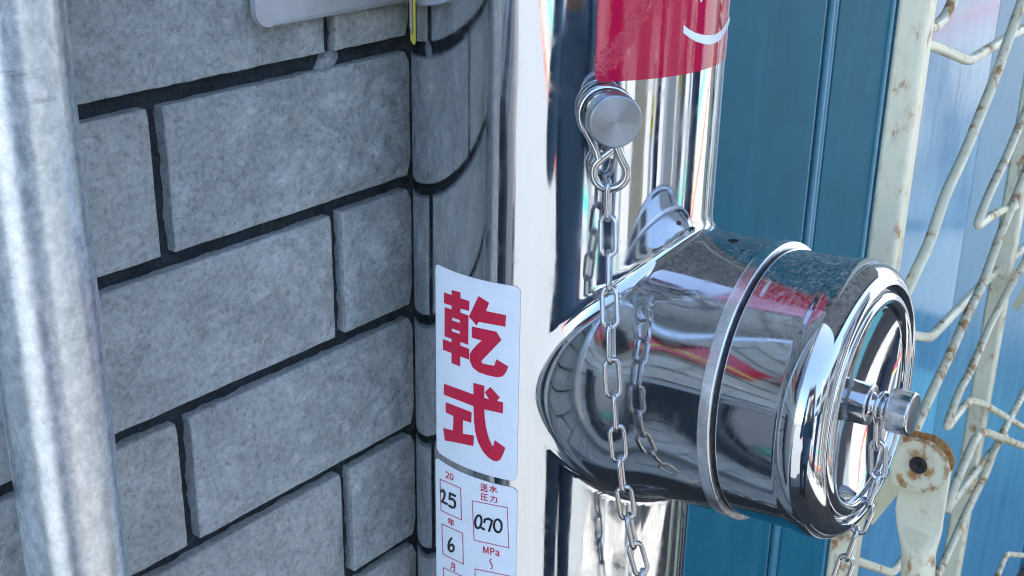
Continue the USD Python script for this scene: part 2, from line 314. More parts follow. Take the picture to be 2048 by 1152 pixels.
RED_LINE = plain('thin_red_ink', (.42, .02, .07), .45, nscale=200, var=.05)
BLACK_INK = plain('black_marker', (.008, .008, .010), .35, nscale=300, var=.3)
YELLOW = plain('yellow_label', (.62, .52, .06), .4)
BROWN = plain('brown_line', (.10, .06, .02), .5)
TAN = plain('tan_label', (.42, .38, .24), .4)
STRAPM = plain('strap_zinc', (.52, .53, .56), .42, metal=.75, nscale=60, var=.12, bump=.2, bdist=.0006)
BLACK = plain('black_screw', (.012, .012, .014), .45, nscale=300, bump=.2)

CANX0, CANX1, CANY = -0.3, 4.45, -1.35
GLYPHS = {'送':[[[(0,903),(63,1000),(95,1000),(196,871),(239,882),(263,914),(358,968),(453,989),(968,978),(1000,903),(1000,860),(989,849),(874,858),(876,841),(895,839),(937,796),(937,763),(725,544),(968,538),(979,430),(968,419),(695,414),(699,312),(937,312),(947,301),(947,204),(821,188),(874,108),(895,43),(789,0),(688,194),(591,192),(558,108),(495,11),(453,11),(389,43),(400,86),(420,100),(463,188),(347,194),(337,301),(347,312),(565,313),(568,414),(316,419),(305,430),(305,538),(549,544),(525,610),(440,697),(343,752),(316,753),(302,795),(274,779),(274,366),(263,355),(42,355),(32,366),(32,473),(158,478),(158,758),(84,806)],[(412,841),(547,763),(648,642),(854,854),(773,871),(480,871),(412,858)]],[[(63,54),(63,97),(125,153),(211,280),(253,280),(316,226),(284,161),(158,22),(116,22)]]],'水':[[[(0,796),(0,828),(65,892),(97,892),(215,785),(344,570),(398,419),(409,327),(424,321),(430,866),(280,882),(312,989),(323,1000),(441,1000),(495,989),(548,946),(565,536),(753,774),(772,776),(860,860),(935,892),(1000,817),(1000,774),(863,697),(743,578),(696,500),(892,301),(914,247),(817,183),(720,290),(719,310),(643,386),(616,386),(559,274),(559,0),(441,0),(430,11),(427,280),(376,258),(43,258),(32,269),(32,376),(264,376),(269,424),(236,513),(149,664),(30,783)]]],'圧':[[[(0,930),(22,965),(61,978),(75,1000),(118,988),(151,899),(165,894),(183,965),(989,965),(1000,953),(989,837),(635,834),(635,526),(914,523),(925,407),(914,395),(637,394),(634,151),(622,135),(968,128),(978,12),(968,0),(118,0),(108,12),(97,633),(43,856)],[(237,419),(226,413),(228,130),(527,130),(514,393),(247,395)],[(188,837),(228,500),(246,503),(247,523),(515,526),(514,836)]]],'力':[[[(0,903),(0,935),(33,948),(70,1000),(105,1000),(209,935),(349,806),(465,624),(500,527),(526,345),(854,344),(860,467),(849,473),(837,693),(814,813),(790,857),(772,871),(570,860),(547,892),(593,989),(814,989),(872,968),(930,892),(965,742),(1000,226),(539,225),(535,11),(523,0),(407,0),(395,11),(392,225),(35,226),(35,333),(47,344),(388,344),(395,359),(348,544),(255,707),(172,794)]]],'年':[[[(0,638),(0,755),(481,756),(484,989),(593,1000),(615,979),(618,756),(989,755),(1000,734),(989,638),(615,633),(619,479),(912,479),(923,468),(912,362),(618,360),(616,248),(934,245),(945,138),(934,128),(335,128),(363,32),(330,11),(242,0),(219,71),(131,231),(0,362),(0,394),(66,447),(110,447),(145,395),(164,395),(164,634)],[(193,362),(188,343),(268,245),(483,249),(479,361)],[(303,638),(299,481),(482,481),(482,636)]]],'月':[[[(0,908),(0,943),(60,979),(63,1000),(112,1000),(237,862),(300,736),(318,655),(843,655),(848,860),(830,874),(613,862),(588,897),(638,1000),(850,1000),(962,966),(1000,896),(1000,12),(987,0),(225,0),(212,12),(212,477),(200,483),(187,627),(124,779)],[(345,529),(355,391),(850,396),(845,528)],[(350,133),(845,127),(850,259),(355,264)]]],'20':[[[(529,649),(559,805),(588,883),(647,961),(716,1000),(804,1000),(863,974),(912,922),(980,740),(1000,468),(990,461),(990,325),(961,182),(892,52),(804,0),(716,0),(647,39),(588,117),(549,234),(529,351)],[(647,410),(688,198),(739,143),(802,158),(832,198),(863,292),(873,629),(833,801),(781,857),(718,842),(667,735),(647,590)]],[[(0,143),(0,182),(49,247),(88,247),(110,197),(192,143),(240,143),(282,170),(314,242),(314,370),(284,476),(216,584),(214,608),(0,883),(0,974),(10,987),(471,987),(471,844),(461,831),(214,837),(353,623),(422,455),(441,377),(441,221),(412,117),(333,26),(274,0),(177,0),(88,39)]]],'MPa':[[[(754,707),(754,853),(777,947),(804,987),(872,1000),(935,931),(944,987),(1000,987),(1000,427),(978,307),(950,253),(916,227),(860,227),(782,293),(765,333),(765,373),(788,453),(846,387),(891,373),(921,417),(927,500),(866,520),(816,560),(788,600)],[(821,794),(828,723),(857,667),(891,640),(933,645),(933,769),(881,853),(834,838)]],[[(436,986),(503,987),(508,960),(510,615),(626,600),(665,560),(698,480),(715,373),(715,227),(704,147),(676,67),(598,0),(436,0)],[(508,155),(578,147),(619,175),(642,246),(636,397),(618,439),(584,467),(510,465)]],[[(0,986),(61,987),(67,973),(68,427),(77,428),(84,458),(145,880),(195,893),(229,707),(240,592),(251,560),(263,445),(276,411),(279,973),(285,987),(341,987),(346,973),(346,14),(341,0),(268,0),(175,627),(168,622),(78,0),(0,0)]]]}
# ------------------------------------------------------------------ ground
def pavers(name, c1, c2, mortar, w, h, scale=1.0):
    nodes, links = scaled_pos((scale, scale, scale))
    nodes.update({'b': ('brick_texture', {'color1': c1, 'color2': c2, 'mortar': mortar, 'scale': 1.0, 'mortar_size': .006, 'brick_width': w, 'row_height': h, 'mortar_smooth': .1}),
                  'n': ('noise_texture', {'scale': 25, 'detail': 6}), 'r': ('rgb_ramp', {'ramp': [(.3, (.82, .82, .82)), (.7, (1.1, 1.1, 1.1))]}), 'x': ('mix_color', {'blend_type': 'multiply', 'fac': 1.0, 'use_clamp': False}),
                  'bp': ('bump', {'strength': .5, 'distance': .004, 'invert': True}), 'p': ('principled_bsdf', {'roughness': .85, 'specular_ior_level': .3})})
    links += [('mp.vector', 'b.vector'), ('g.position', 'n.vector'), ('n.fac', 'r.fac'), ('b.color', 'x.a'), ('r.color', 'x.b'), ('x.result', 'p.base_color'), ('b.fac', 'bp.height'), ('bp.normal', 'p.normal')]
    return mat(name, nodes, links)
PAVE = pavers('pavement_blocks', (.115, .100, .085), (.085, .075, .066), (.03, .03, .03), .30, .15)
PAVE2 = pavers('cream_blocks', (.33, .325, .31), (.28, .275, .265), (.12, .11, .10), .20, .10)
ASPH = plain('asphalt', (.20, .20, .205), .85, nscale=300, var=.4, bump=.4, bdist=.003)
CONC = plain('concrete', (.165, .172, .175), .85, nscale=12, var=.12)
CONC2 = plain('concrete_bluish', (.12, .14, .15), .85, nscale=12, var=.25)
KERBR = plain('kerb_red', (.40, .03, .05), .6, nscale=40, var=.2)
YLINE = plain('road_yellow', (.60, .45, .06), .6, nscale=60, var=.15)
WLINE = plain('road_white', (.75, .75, .73), .6, nscale=60, var=.1)
GREENP = plain('road_green', (.03, .27, .19), .7, nscale=40, var=.15)
single('ground', box(-80, 80, -80, 60, -0.9, -0.45), plain('earth', (.15, .14, .12), .9), label='bare ground below the street', kind='structure')
single('pavement', box(-30, 30, -2.4, 8.0, -0.449, -0.3), PAVE, label='brown block pavement in front of the wall', kind='structure')
single('pale_pavement', box(-30, -1.02, -2.36, -.02, -0.298, -0.294), CONC, label='pale concrete strip of pavement to the left', kind='structure')
single('pale_pavement', box(3.4, 9.0, -1.40, -.02, -0.298, -0.294), CONC2, label='pale concrete strip of pavement to the right', kind='structure')
single('pavement_edge', box(-1.0, 30, -2.36, -1.38, -.298, -.294), PAVE2, label='cream block strip of pavement along the kerb', kind='structure')
single('mat', cbox(2.45, 2.95, -.75, -.05, -.299, -.289, .003), plain('teal_plastic', (.03, .50, .42), .35), label='flat teal plastic mat on the pavement beyond the rack', category='mat')
single('kerb', cbox(-30, 30, -2.56, -2.402, -0.449, -0.296, .012), KERBR, label='red painted kerb', kind='structure')
single('road', box(-30, 30, -9.5, -2.562, -0.449, -0.41), ASPH, label='pale grey road', kind='structure')
single('road_marking', box(-30, 30, -2.80, -2.66, -0.409, -0.404), YLINE, label='yellow line beside the kerb', kind='structure')
single('green_lane', box(-30, 30, -3.9, -3.6, -0.409, -0.405), GREENP, label='green painted walking strip on the road', kind='structure')
single('far_pavement', box(-30, 30, -12.0, -9.502, -0.449, -0.3), CONC, label='pale concrete pavement across the road', kind='structure')

# ------------------------------------------------------------------ brick wall
W, CH, Z0 = 0.090, 0.08032, 1.21306
BH, JX, LEN = 0.0716, 0.0086, 0.228
XEND = -0.0245
wall = thing('brick_wall', (-.3, W, 0), 'grey split-faced brick wall with dark recessed joints, left of the steel pipe', 'wall')
put(wall, 'mortar', box(-3.0, .02, W+.0098, .24, -.298, 2.55), MORTAR)
mx, mz = np.meshgrid(np.arange(-.62, .0195, .0024), np.arange(.70, 1.36, .0024), indexing='xy')
mp_ = np.stack([mx, 0*mx, mz], -1)
my = W+.0072+(meshkit.fbm(mp_*140, 3, 21)-.5)*.0040+(meshkit.fbm(mp_*28, 2, 22)-.5)*.0022
my = np.minimum(my, W+.0096); nr_, nc_ = mx.shape
ii, jj = np.meshgrid(np.arange(nr_-1), np.arange(nc_-1), indexing='ij'); q_ = (ii*nc_+jj).ravel()
put(wall, 'joint_face', (np.stack([mx, my, mz], -1).reshape(-1, 3), np.vstack([np.c_[q_, q_+1, q_+nc_+1], np.c_[q_, q_+nc_+1, q_+nc_]])), MORTAR, smooth=True)
def brick(x0, x1, z0, z1, seed, end=False, nx=None):
    nx = nx or max(8, int((x1-x0)/.0030)); nz = 25
    e = .0010
    u = np.r_[0, e*.35, e, np.linspace(.004, (x1-x0)-.004, nx), (x1-x0)-e, (x1-x0)-e*.35, (x1-x0)]
    t = np.r_[0, e*.35, e, np.linspace(.004, (z1-z0)-.004, nz), (z1-z0)-e, (z1-z0)-e*.35, (z1-z0)]
    U, T = np.meshgrid(u, t, indexing='xy')
    L, Hh = x1-x0, z1-z0
    du = np.minimum(U, L-U); dt = np.minimum(T, Hh-T); d = np.minimum(du, dt)
    P = np.stack([U+seed*1.7, np.zeros_like(U)+seed, T], -1)
    rel = (meshkit.fbm(P*np.array([70, 1, 90]), 4, seed)-.5)*.0052 + (meshkit.fbm(P*np.array([190, 1, 190]), 2, seed+9)-.5)*.0030
    mask = np.clip((d-.0030)/.004, 0, 1)
    rnd = np.where(d < e, e-np.sqrt(np.maximum(e*e-(e-d)**2, 0)), 0)*.9
    ragged = (meshkit.fbm(P*np.array([120, 1, 120]), 3, seed+5)-.5)*.0008*(d < .0025)
    tb = np.clip((.0052+.0022*(meshkit.fbm(P*np.array([90, 1, 1]), 2, seed+3)-.5)-(Hh-T))/.0045, 0, 1)
    Y = W + rnd - rel*mask*1.0 - .0010*mask + .0008*tb**1.3
    X = x0+U+ragged*(du < .0025); Z = z0+T+ragged*(dt < .0025)
    if end:
        cut = .0032*np.clip(1-T/.011, 0, 1)**1.2 + .0026*np.clip(1-(Hh-T)/.007, 0, 1)**1.5
        X = X - cut*np.clip(U/L*3-2, 0, 1)
    n0, n1 = U.shape
    front = np.stack([X, Y, Z], -1)
    # ring of side faces going back into the mortar
    idx = [(0, j) for j in range(n1)]+[(i, n1-1) for i in range(1, n0)]+[(n0-1, j) for j in range(n1-2, -1, -1)]+[(i, 0) for i in range(n0-2, 0, -1)]
    ring = np.array([front[i, j] for i, j in idx]); c = np.array([(x0+x1)/2, 0, (z0+z1)/2])
    back = ring.copy(); back[:, 1] = W+.012
    V = np.vstack([front.reshape(-1, 3), ring, back]); F = []
    for i in range(n0-1):
        for j in range(n1-1):
            a = i*n1+j; F += [[a, a+1, a+n1+1], [a, a+n1+1, a+n1]]
    b0 = n0*n1; m = len(idx)
    for k in range(m):
        k2 = (k+1) % m; F += [[b0+k2, b0+k, b0+m+k], [b0+k2, b0+m+k, b0+m+k2]]
    return trimesh.Trimesh(V, np.array(F), process=False)
far = []
seed = 0
for r in range(-16, 20):
    zb = Z0 - CH*r + .0; zt = zb+BH
    if zt > 2.5 or zb < -.29: continue
    j0 = -.085 if r % 2 == 0 else -.1972
    edges = [j0-LEN*k for k in range(14)]
    spans = [(edges[0]+JX/2, XEND)]+[(edges[k+1]+JX/2, edges[k]-JX/2) for k in range(13)]
    for k, (a, b) in enumerate(spans):
        if -2 <= r <= 7 and b > -.60:
            seed += 1
            jit = rng.uniform(-.0004, .0004, 2)
            put(wall, 'brick', brick(a+jit[0], b, zb, zt+jit[1], seed, end=(k == 0)), BRICKS[seed % 3], smooth=50)
        elif b > -2.95:
            far.append(cbox(a, b, W, W+.012, zb, zt, .0015))
put(wall, 'brickwork', cat(far), BRICKS[0], kind='stuff')
# a smear of mortar left bridging the joint below the top course
c = on_plane(664, 122, (0, W+.002, 0), (0, 1, 0))
sm = trimesh.creation.icosphere(4, 1.0); sv = sm.vertices.copy()
sv = sv*np.array([.0078, .0034, .0062])*(1+.45*(meshkit.fbm(sv*2.2+3, 3, 4)-.5))[:, None]
sv[:, 2] += sv[:, 0]*.25
put(wall, 'mortar_smear', trimesh.Trimesh(sv+np.array([c[0]-.001, W+.0058, c[2]-.001]), sm.faces, process=False), plain('mortar_lump', (.26, .29, .30), .9, nscale=300, var=.4, bump=.8, bdist=.002), smooth=True, label='rough lump of mortar bridging the joint')

# ------------------------------------------------------------------ blue panelled wall to the right
YB = .160
blue = thing('blue_panel_wall', (.8, YB, 0), 'blue painted steel panels with vertical grooves behind the steel pipe and wire rack', 'wall')
def panel_x(px, py=576): return on_plane(px, py, (0, YB, 0), (0, 1, 0))[0]
g1a, g1b = panel_x(1593), panel_x(1617); g2a, g2b = panel_x(1717), panel_x(1734)
ge = panel_x(1908)
put(blue, 'backing', box(.03, 2.9, YB+.018, YB+.06, -.298, 2.55), DARKGAP)
def panel(x0, x1, m, y=YB): return put(blue, 'panel', cbox(x0, x1, y, y+.016, -.25, 2.5, .0022), m)
panel(.04, g1a, BLUE)
panel(g1b, g2a, BLUE)
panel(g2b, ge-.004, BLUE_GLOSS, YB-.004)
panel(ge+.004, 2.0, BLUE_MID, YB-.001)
panel(2.012, 2.85, BLUE)
def bead(x, r, y=YB+.004): return put(blue, 'edge_bead', tube([(x, y, -.25), (x, y, 2.5)], r, 12), BLUE_EDGE, smooth=60)
w1 = g1b-g1a
bead(g1a+w1*.64, w1*.13); bead(g1b-w1*.08, w1*.11); bead(g1a-w1*.02, w1*.07, YB+.002)
bead(g2b-.003, .0035); bead(g2a-.004, .0040, YB+.001)
put(blue, 'frame_post', cbox(.022, .040, .10, .24, -.298, 2.55, .002), BLUE_EDGE)

# ------------------------------------------------------------------ the building carrying both walls, and what is across the road (seen in the reflections)
WHITEW = plain('white_render', (.70, .70, .68), .8, nscale=6, var=.06)
BEIGEW = plain('beige_render', (.45, .40, .33), .8, nscale=6, var=.1)
GREYW = plain('grey_render', (.26, .27, .29), .8, nscale=6, var=.1)
DGLASS = plain('dark_window', (.02, .03, .04), .06)
CABM = plain('dark_cabinet', (.045, .062, .085), .45)
NAVY = plain('navy_canvas', (.012, .03, .07), .7)
bld = thing('shop_building', (0, .3, 0), 'low shop building carrying the brick wall and blue panels', 'building')
put(bld, 'wall', box(-3.0, 2.9, .245, 8, -.298, 2.55), GREYW)
put(bld, 'upper_wall', box(-3.0, 9.0, .05, 8, 2.552, 3.5), GREYW)
put(bld, 'side_wall', box(2.902, 9.0, .12, 8, -.298, 2.55), BEIGEW)
can = thing('canopy', (1.5, .05, 2.6), 'grey canopy with a navy valance over the shop front', 'canopy')
put(can, 'cloth', box(CANX0, CANX1, CANY, .046, 2.58, 2.62), GREYW)
put(can, 'valance', box(CANX0, CANX1, CANY-.022, CANY-.002, 2.36, 2.62), NAVY)
def facade(name, x0, x1, y, h, m, label, cols, rows):
    b = thing(name, ((x0+x1)/2, y, 0), label, 'building')
    put(b, 'wall', box(x0, x1, y-6, y, -.298, h), m)
    ww = (x1-x0)/cols
    for i in range(cols):
        for k in range(rows):
            xa = x0+ww*i+ww*.14; za = .9+k*2.8
            fpath = put(b, 'window', cbox(xa, xa+ww*.72, y+.002, y+.05, za, za+1.9, .01), WHITEW)
            put(fpath, 'pane', box(xa+.05, xa+ww*.72-.05, y+.052, y+.056, za+.05, za+1.85), DGLASS)
    return b
facade('white_building', -26, -6.2, -12.2, 7.5, WHITEW, 'white rendered building across the road, leftmost', 4, 2)
facade('beige_building', -5.8, 3.0, -12.2, 6.0, BEIGEW, 'beige rendered building across the road, opposite the pipe', 2, 2)
facade('grey_building', 3.3, 18.0, -12.2, 8.5, GREYW, 'grey rendered building across the road, rightmost', 2, 2)

cab = thing('meter_cabinet', (-1.0, .03, .35), 'dark steel meter cabinet fixed to the brick wall beyond the pole', 'cabinet')
put(cab, 'case', cbox(-1.60, -.54, .045, W+.004, .30, 1.09, .006), CABM)
put(cab, 'door', cbox(-1.57, -.57, .036, .0445, .33, 1.06, .004), CABM)
put(cab, 'green_plate', box(-.80, -.60, .032, .0355, .66, .74), GREENP)
cb2 = thing('switch_box', (-1.1, .03, 1.3), 'dark switch box on the brick wall above the meter cabinet', 'cabinet')
put(cb2, 'case', cbox(-1.60, -.68, .0, W+.004, 1.36, 2.2, .006), CABM)
sg = thing('red_sign', (-.5, W, 1.34), 'red sign plate with a yellow stripe on the brick wall, beyond the pole', 'sign')
put(sg, 'plate', cbox(-.62, -.42, W-.012, W-.006, 1.30, 1.40, .001), plain('sign_red', (.42, .012, .04), .35))
put(sg, 'stripe', box(-.62, -.42, W-.0135, W-.0122, 1.318, 1.328), YELLOW)
def standing(name, x0, x1, y0, y1, h, m, label, category):
    t = thing(name, ((x0+x1)/2, (y0+y1)/2, 0), label, category, 'street cabinets along the kerb')
    put(t, 'body', cbox(x0, x1, y0, y1, -.26, h, .015), m); put(t, 'plinth', cbox(x0+.02, x1-.02, y0+.02, y1-.02, -.298, -.2605, .004), CONC)
    put(t, 'door', cbox(x0+.04, x1-.04, y1+.0005, y1+.012, -.18, h-.06, .004), m)
    return t
CREAMB = plain('cream_cabinet', (.62, .56, .44), .5); WHITEB = plain('white_cabinet', (.75, .76, .76), .45); NAVYB = plain('navy_cabinet', (.015, .04, .09), .45); GREYB = plain('grey_cabinet', (.30, .33, .36), .5)
standing('street_cabinet', -2.25, -1.95, -2.30, -2.0, 1.3, NAVYB, 'navy street cabinet at the kerb, leftmost', 'cabinet')
standing('street_cabinet', -1.55, -1.40, -2.30, -2.05, 1.2, WHITEB, 'slim white street cabinet at the kerb', 'cabinet')
standing('street_cabinet', -1.1, -.7, -2.30, -2.0, 1.2, NAVYB, 'navy street cabinet at the kerb, beside the slim white one', 'cabinet')
standing('street_cabinet', -.25, .12, -2.32, -2.05, 1.3, CREAMB, 'cream street cabinet at the kerb', 'cabinet')
standing('street_cabinet', .42, .55, -2.30, -2.1, 1.25, NAVYB, 'slim navy street cabinet at the kerb', 'cabinet')
standing('street_cabinet', .72, 1.05, -2.25, -1.95, 1.25, WHITEB, 'wide white street cabinet at the kerb', 'cabinet')
standing('street_cabinet', 1.25, 1.5, -2.25, -1.95, 1.3, GREYB, 'grey street cabinet at the kerb', 'cabinet')
standing('street_cabinet', 1.9, 2.2, -1.95, -1.6, 1.25, NAVYB, 'navy street cabinet at the kerb, rightmost', 'cabinet')
for k, xx in enumerate((-2.8, -.45, .27, 1.15, 1.7)):
    tb = thing('bollard', (xx, -1.9, 0), 'white steel bollard at the kerb, %s from the left' % ('first', 'second', 'third', 'fourth', 'fifth')[k], 'bollard', 'white bollards along the kerb')
    put(tb, 'tube', tube([(xx, -1.9, z) for z in np.linspace(-.298, .85, 12)], .045, 20), WHITEB, smooth=60); put(tb, 'band', tube([(xx, -1.9, .70), (xx, -1.9, .78)], .0465, 20), YELLOW, smooth=60)

def mirrored(px, py):
    P_ = on_plane(px, py, (0, YB-.004, 0), (0, 1, 0)); d_ = ray(px, py).copy(); d_[1] = -d_[1]; return P_, d_
pa, da = mirrored(1924, 450); foot = pa+da*((-.298-pa[2])/da[2])
pb, db = mirrored(1862, 95); head_ = pb+db*((foot[0]-pb[0])/db[0])
single('leaning_prop', tube([foot, head_], .055, 16), NAVYB, smooth=60, label='navy round prop leaning over the pale pavement beyond the rack', category='prop')

# ------------------------------------------------------------------ galvanised pole and strap
pole = single('galvanised_pole', tube([(-.287, .0544, z) for z in np.linspace(-.298, 2.5, 60)], .0215, 72), GALV, smooth=60,
              label='upright galvanised steel pole with scuffs, in front of the brick wall', category='pole')
c0 = on_plane(508, 0, (0, .082, 0), (0, 1, 0))
zb = on_plane(640, 36, (0, .081, 0), (0, 1, 0))[2]
xl = on_plane(511, 5, (0, .081, 0), (0, 1, 0))[0]
poly = sbox(xl, zb, -.012, zb+.032)
rr = .0085
poly = unary_union([poly.buffer(-rr).buffer(rr, quad_segs=10), sbox(xl+.03, zb, -.012, zb+.032)])
stp = trimesh.creation.extrude_polygon(poly, .0035, engine='earcut'); v = stp.vertices
stp = trimesh.Trimesh(np.stack([v[:, 0], .0848-v[:, 2], v[:, 1]], -1), stp.faces, process=False)
if stp.volume < 0: stp.invert()
lip = tube([(xl+rr+.001, .0818, zb+.0009), (-.012, .0818, zb+.0009)], .0010, 8)
stx = thing('pipe_strap', (-.08, .083, zb), 'flat grey metal strap with a rounded end, fixing the steel pipe to the brick wall', 'strap')
put(stx, 'strap_plate', stp, STRAPM, smooth=35); put(stx, 'rolled_edge', lip, STRAPM, smooth=60)

# ------------------------------------------------------------------ the standpipe
R = .0825
BO = np.array([0, 0, 1.051]); BD = np.array([.0513, -1, .0510]); BD /= np.linalg.norm(BD); BU = np.cross(np.array([1.0, 0, 0]), BD); BU = BU if BU[2] > 0 else -BU
RB = .0726
pipe = thing('fire_standpipe', (0, 0, 0), 'polished stainless steel fire standpipe with one capped outlet, between brick wall and blue panels', 'standpipe')
def sdf(P):
    a = np.hypot(P[..., 0], P[..., 1])-R
    q = P-BO; s = q@BD
    b = np.sqrt(np.maximum((q*q).sum(-1)-s*s, 1e-12))-RB-.0034*np.exp(-((s-.060)/.021)**2)
    b = np.maximum(b, -s-.0)                       # the stub starts at the pipe's axis
    u = (q@BU)/RB; K = .0048+.0022*np.clip((np.abs(u)-.35)/.6, 0, 1)**1.2
    h = np.clip(.5+.5*(b-a)/K, 0, 1)
    return b*(1-h)+a*h-K*h*(1-h)
def grad(P, e=2e-5):
    g = np.stack([(sdf(P+np.eye(3)[k]*e)-sdf(P-np.eye(3)[k]*e)) for k in range(3)], -1)
    return g/np.maximum(np.linalg.norm(g, axis=-1, keepdims=True), 1e-12)
def surface_nets(f, lo, step):
    s = f < 0; nx, ny, nz = f.shape
    acc = np.zeros((nx-1, ny-1, nz-1, 3)); cnt = np.zeros((nx-1, ny-1, nz-1))
    corners = [(i, j, k) for i in (0, 1) for j in (0, 1) for k in (0, 1)]
    sl = lambda c: (slice(c[0], nx-1+c[0]), slice(c[1], ny-1+c[1]), slice(c[2], nz-1+c[2]))
    for a in corners:
        for ax in range(3):
            if a[ax]: continue
            b = list(a); b[ax] = 1
            fa, fb = f[sl(a)], f[sl(b)]; cr = (fa < 0) != (fb < 0)
            t = np.where(cr, fa/np.where(cr, fa-fb, 1), 0)
            p = np.array(a, float)[None, None, None]+t[..., None]*np.eye(3)[ax]
            acc += np.where(cr[..., None], p, 0); cnt += cr
    on = cnt > 0; ids = -np.ones(on.shape, int); ids[on] = np.arange(on.sum())
    I = np.argwhere(on); V = lo+(I+acc[on]/cnt[on][:, None])*step
    F = []
    for ax in range(3):
        u, w = [(1, 2), (2, 0), (0, 1)][ax]
        a = [slice(None)]*3; b = [slice(None)]*3; a[ax] = slice(0, -1); b[ax] = slice(1, None)
        A, B = s[tuple(a)], s[tuple(b)]; E = np.argwhere(A != B)
        m = (E[:, u] > 0) & (E[:, w] > 0) & (E[:, u] < f.shape[u]-1) & (E[:, w] < f.shape[w]-1); E = E[m]
        q = []
        for du, dw in ((0, 0), (-1, 0), (-1, -1), (0, -1)):
            e = E.copy(); e[:, u] += du; e[:, w] += dw; q.append(ids[e[:, 0], e[:, 1], e[:, 2]])
        q = np.stack(q, -1); flip = ~A[tuple(E.T)]
        q[flip] = q[flip][:, ::-1]; F.append(q)
    q = np.vstack(F); return V, np.vstack([q[:, [0, 1, 2]], q[:, [0, 2, 3]]])
ZA, ZB, YS = .915, 1.195, .1262
step = .0024; lo = np.array([-.10, -.150, ZA-.012]); n = (np.array([.10, .10, ZB+.012])-lo)/step; n = n.astype(int)+1
G = np.stack(np.meshgrid(*[lo[k]+np.arange(n[k])*step for k in range(3)], indexing='ij'), -1)
V, F = surface_nets(sdf(G), lo, step)
for _ in range(5): V = V-(sdf(V))[:, None]*grad(V)
m = trimesh.Trimesh(V, F, process=False)
if (m.face_normals*grad(m.triangles_center)).sum() < 0: m.invert()
for o, nn in (((0, 0, ZA), (0, 0, 1)), ((0, 0, ZB), (0, 0, -1)), (BO+BD*YS, -BD)):
    m = trimesh.intersections.slice_mesh_plane(m, np.array(nn, float), np.array(o, float))
V, F = np.array(m.vertices), np.array(m.faces)
def cyl_strip(z0, z1, nseg=300):
    a = np.arange(nseg)*2*np.pi/nseg; c = np.stack([np.cos(a), np.sin(a)], -1)*R
    v = np.vstack([np.c_[c, np.full(nseg, z0)], np.c_[c, np.full(nseg, z1)]]); f = []
    for j in range(nseg): f += [[j, (j+1) % nseg, nseg+(j+1) % nseg], [j, nseg+(j+1) % nseg, nseg+j]]
    nr = np.vstack([np.c_[c/R, np.zeros(nseg)]]*2); return v, np.array(f), nr
parts = [(V, F, grad(V)), cyl_strip(-.298, ZA), cyl_strip(ZB, 1.40)]
dm = lathe([(R, 0)]+arc(0, 0, R, 0, 90, 14)[1:-1]+[(0, R)], (0, 0, 1.40), (0, 0, 1), 128)
dv, df, dn = meshkit.arrays(dm, True); parts.append((dv, df, dn))
vs, fs, ns, k = [], [], [], 0
for v, f, nr in parts: vs.append(v); fs.append(f+k); ns.append(nr); k += len(v)
put(pipe, 'pipe_body', (np.vstack(vs), np.vstack(fs)), STEEL, normals=np.vstack(ns))
# flange ring and cap (distances along the outlet's axis)
ring = [(.060, .1255), (.0729, .1255)]+arc(.0729, .1263, .0008, -90, 0, 4)+arc(.0729, .1312, .0008, 0, 90, 4)+[(.0690, .1320)]
put(pipe, 'flange_ring', lathe(ring+[(.060, .1320)], BO, BD, 160), STEEL_BAND, smooth=35, label='brushed flange ring round the outlet')
put(pipe, 'gasket', lathe([(.05, .1321), (.0680, .1321), (.0680, .1334), (.05, .1334)], BO, BD, 96), BLACK)
prof = [(.055, .1335), (.0694, .1335)]+arc(.0694, .1344, .0009, -90, 0, 4)+[(.0703, .150), (.0703, .1625), (.0704, .1635)]
prof += [(.0608+.0107*math.cos(math.radians(t)), .1705+.0150*math.sin(math.radians(t))) for t in np.linspace(-26, 90, 30)]
prof += [(.0601, .1848), (.0596, .1832), (.0592, .1822)]+arc(.0584, .1822, .0008, 0, -180, 5)
prof += [(.0573, .1832)]+[(.0536+.0037*math.cos(math.radians(t)), .1832+.0030*math.sin(math.radians(t))) for t in np.linspace(0, 180, 16)]
prof += [(.0496, .1826)]+arc(.0491, .1824, .0005, 0, -180, 4)+[(.0484, .1832)]
prof += [(r_, .1758+.0070*(r_/.0480)**2) for r_ in np.linspace(.0480, .0, 14)]
cap = put(pipe, 'outlet_cap', lathe(prof, BO, BD, 192), STEEL_CAP, smooth=32, label='mirror polished screw cap on the outlet')
hub = [(0, .1745), (.0105, .1745)]+arc(.0095, .1838, .0012, 0, 90, 5)+[(.0068, .1851), (.0058, .1862), (.0055, .1875), (.0058, .1925), (.0070, .1936), (.0095, .1943)]+arc(.0098, .1956, .0013, -90, 0, 5)+arc(.0098, .2046, .0013, 0, 90, 5)+[(0, .2060)]
put(cap, 'cap_knob', lathe(hub, BO, BD, 64), STEEL_KNOB, smooth=35, label='turned steel knob at the centre of the cap')
# a pin hole on top of the outlet
pn = BO+BD*.107+BU*(RB)
put(pipe, 'pin_hole', lathe([(0, .0002), (.0016, .0002), (.0016, .0004), (.0026, .0004), (.0028, 0), (0, -.001)], pn, BU, 24), BLACK, smooth=30)
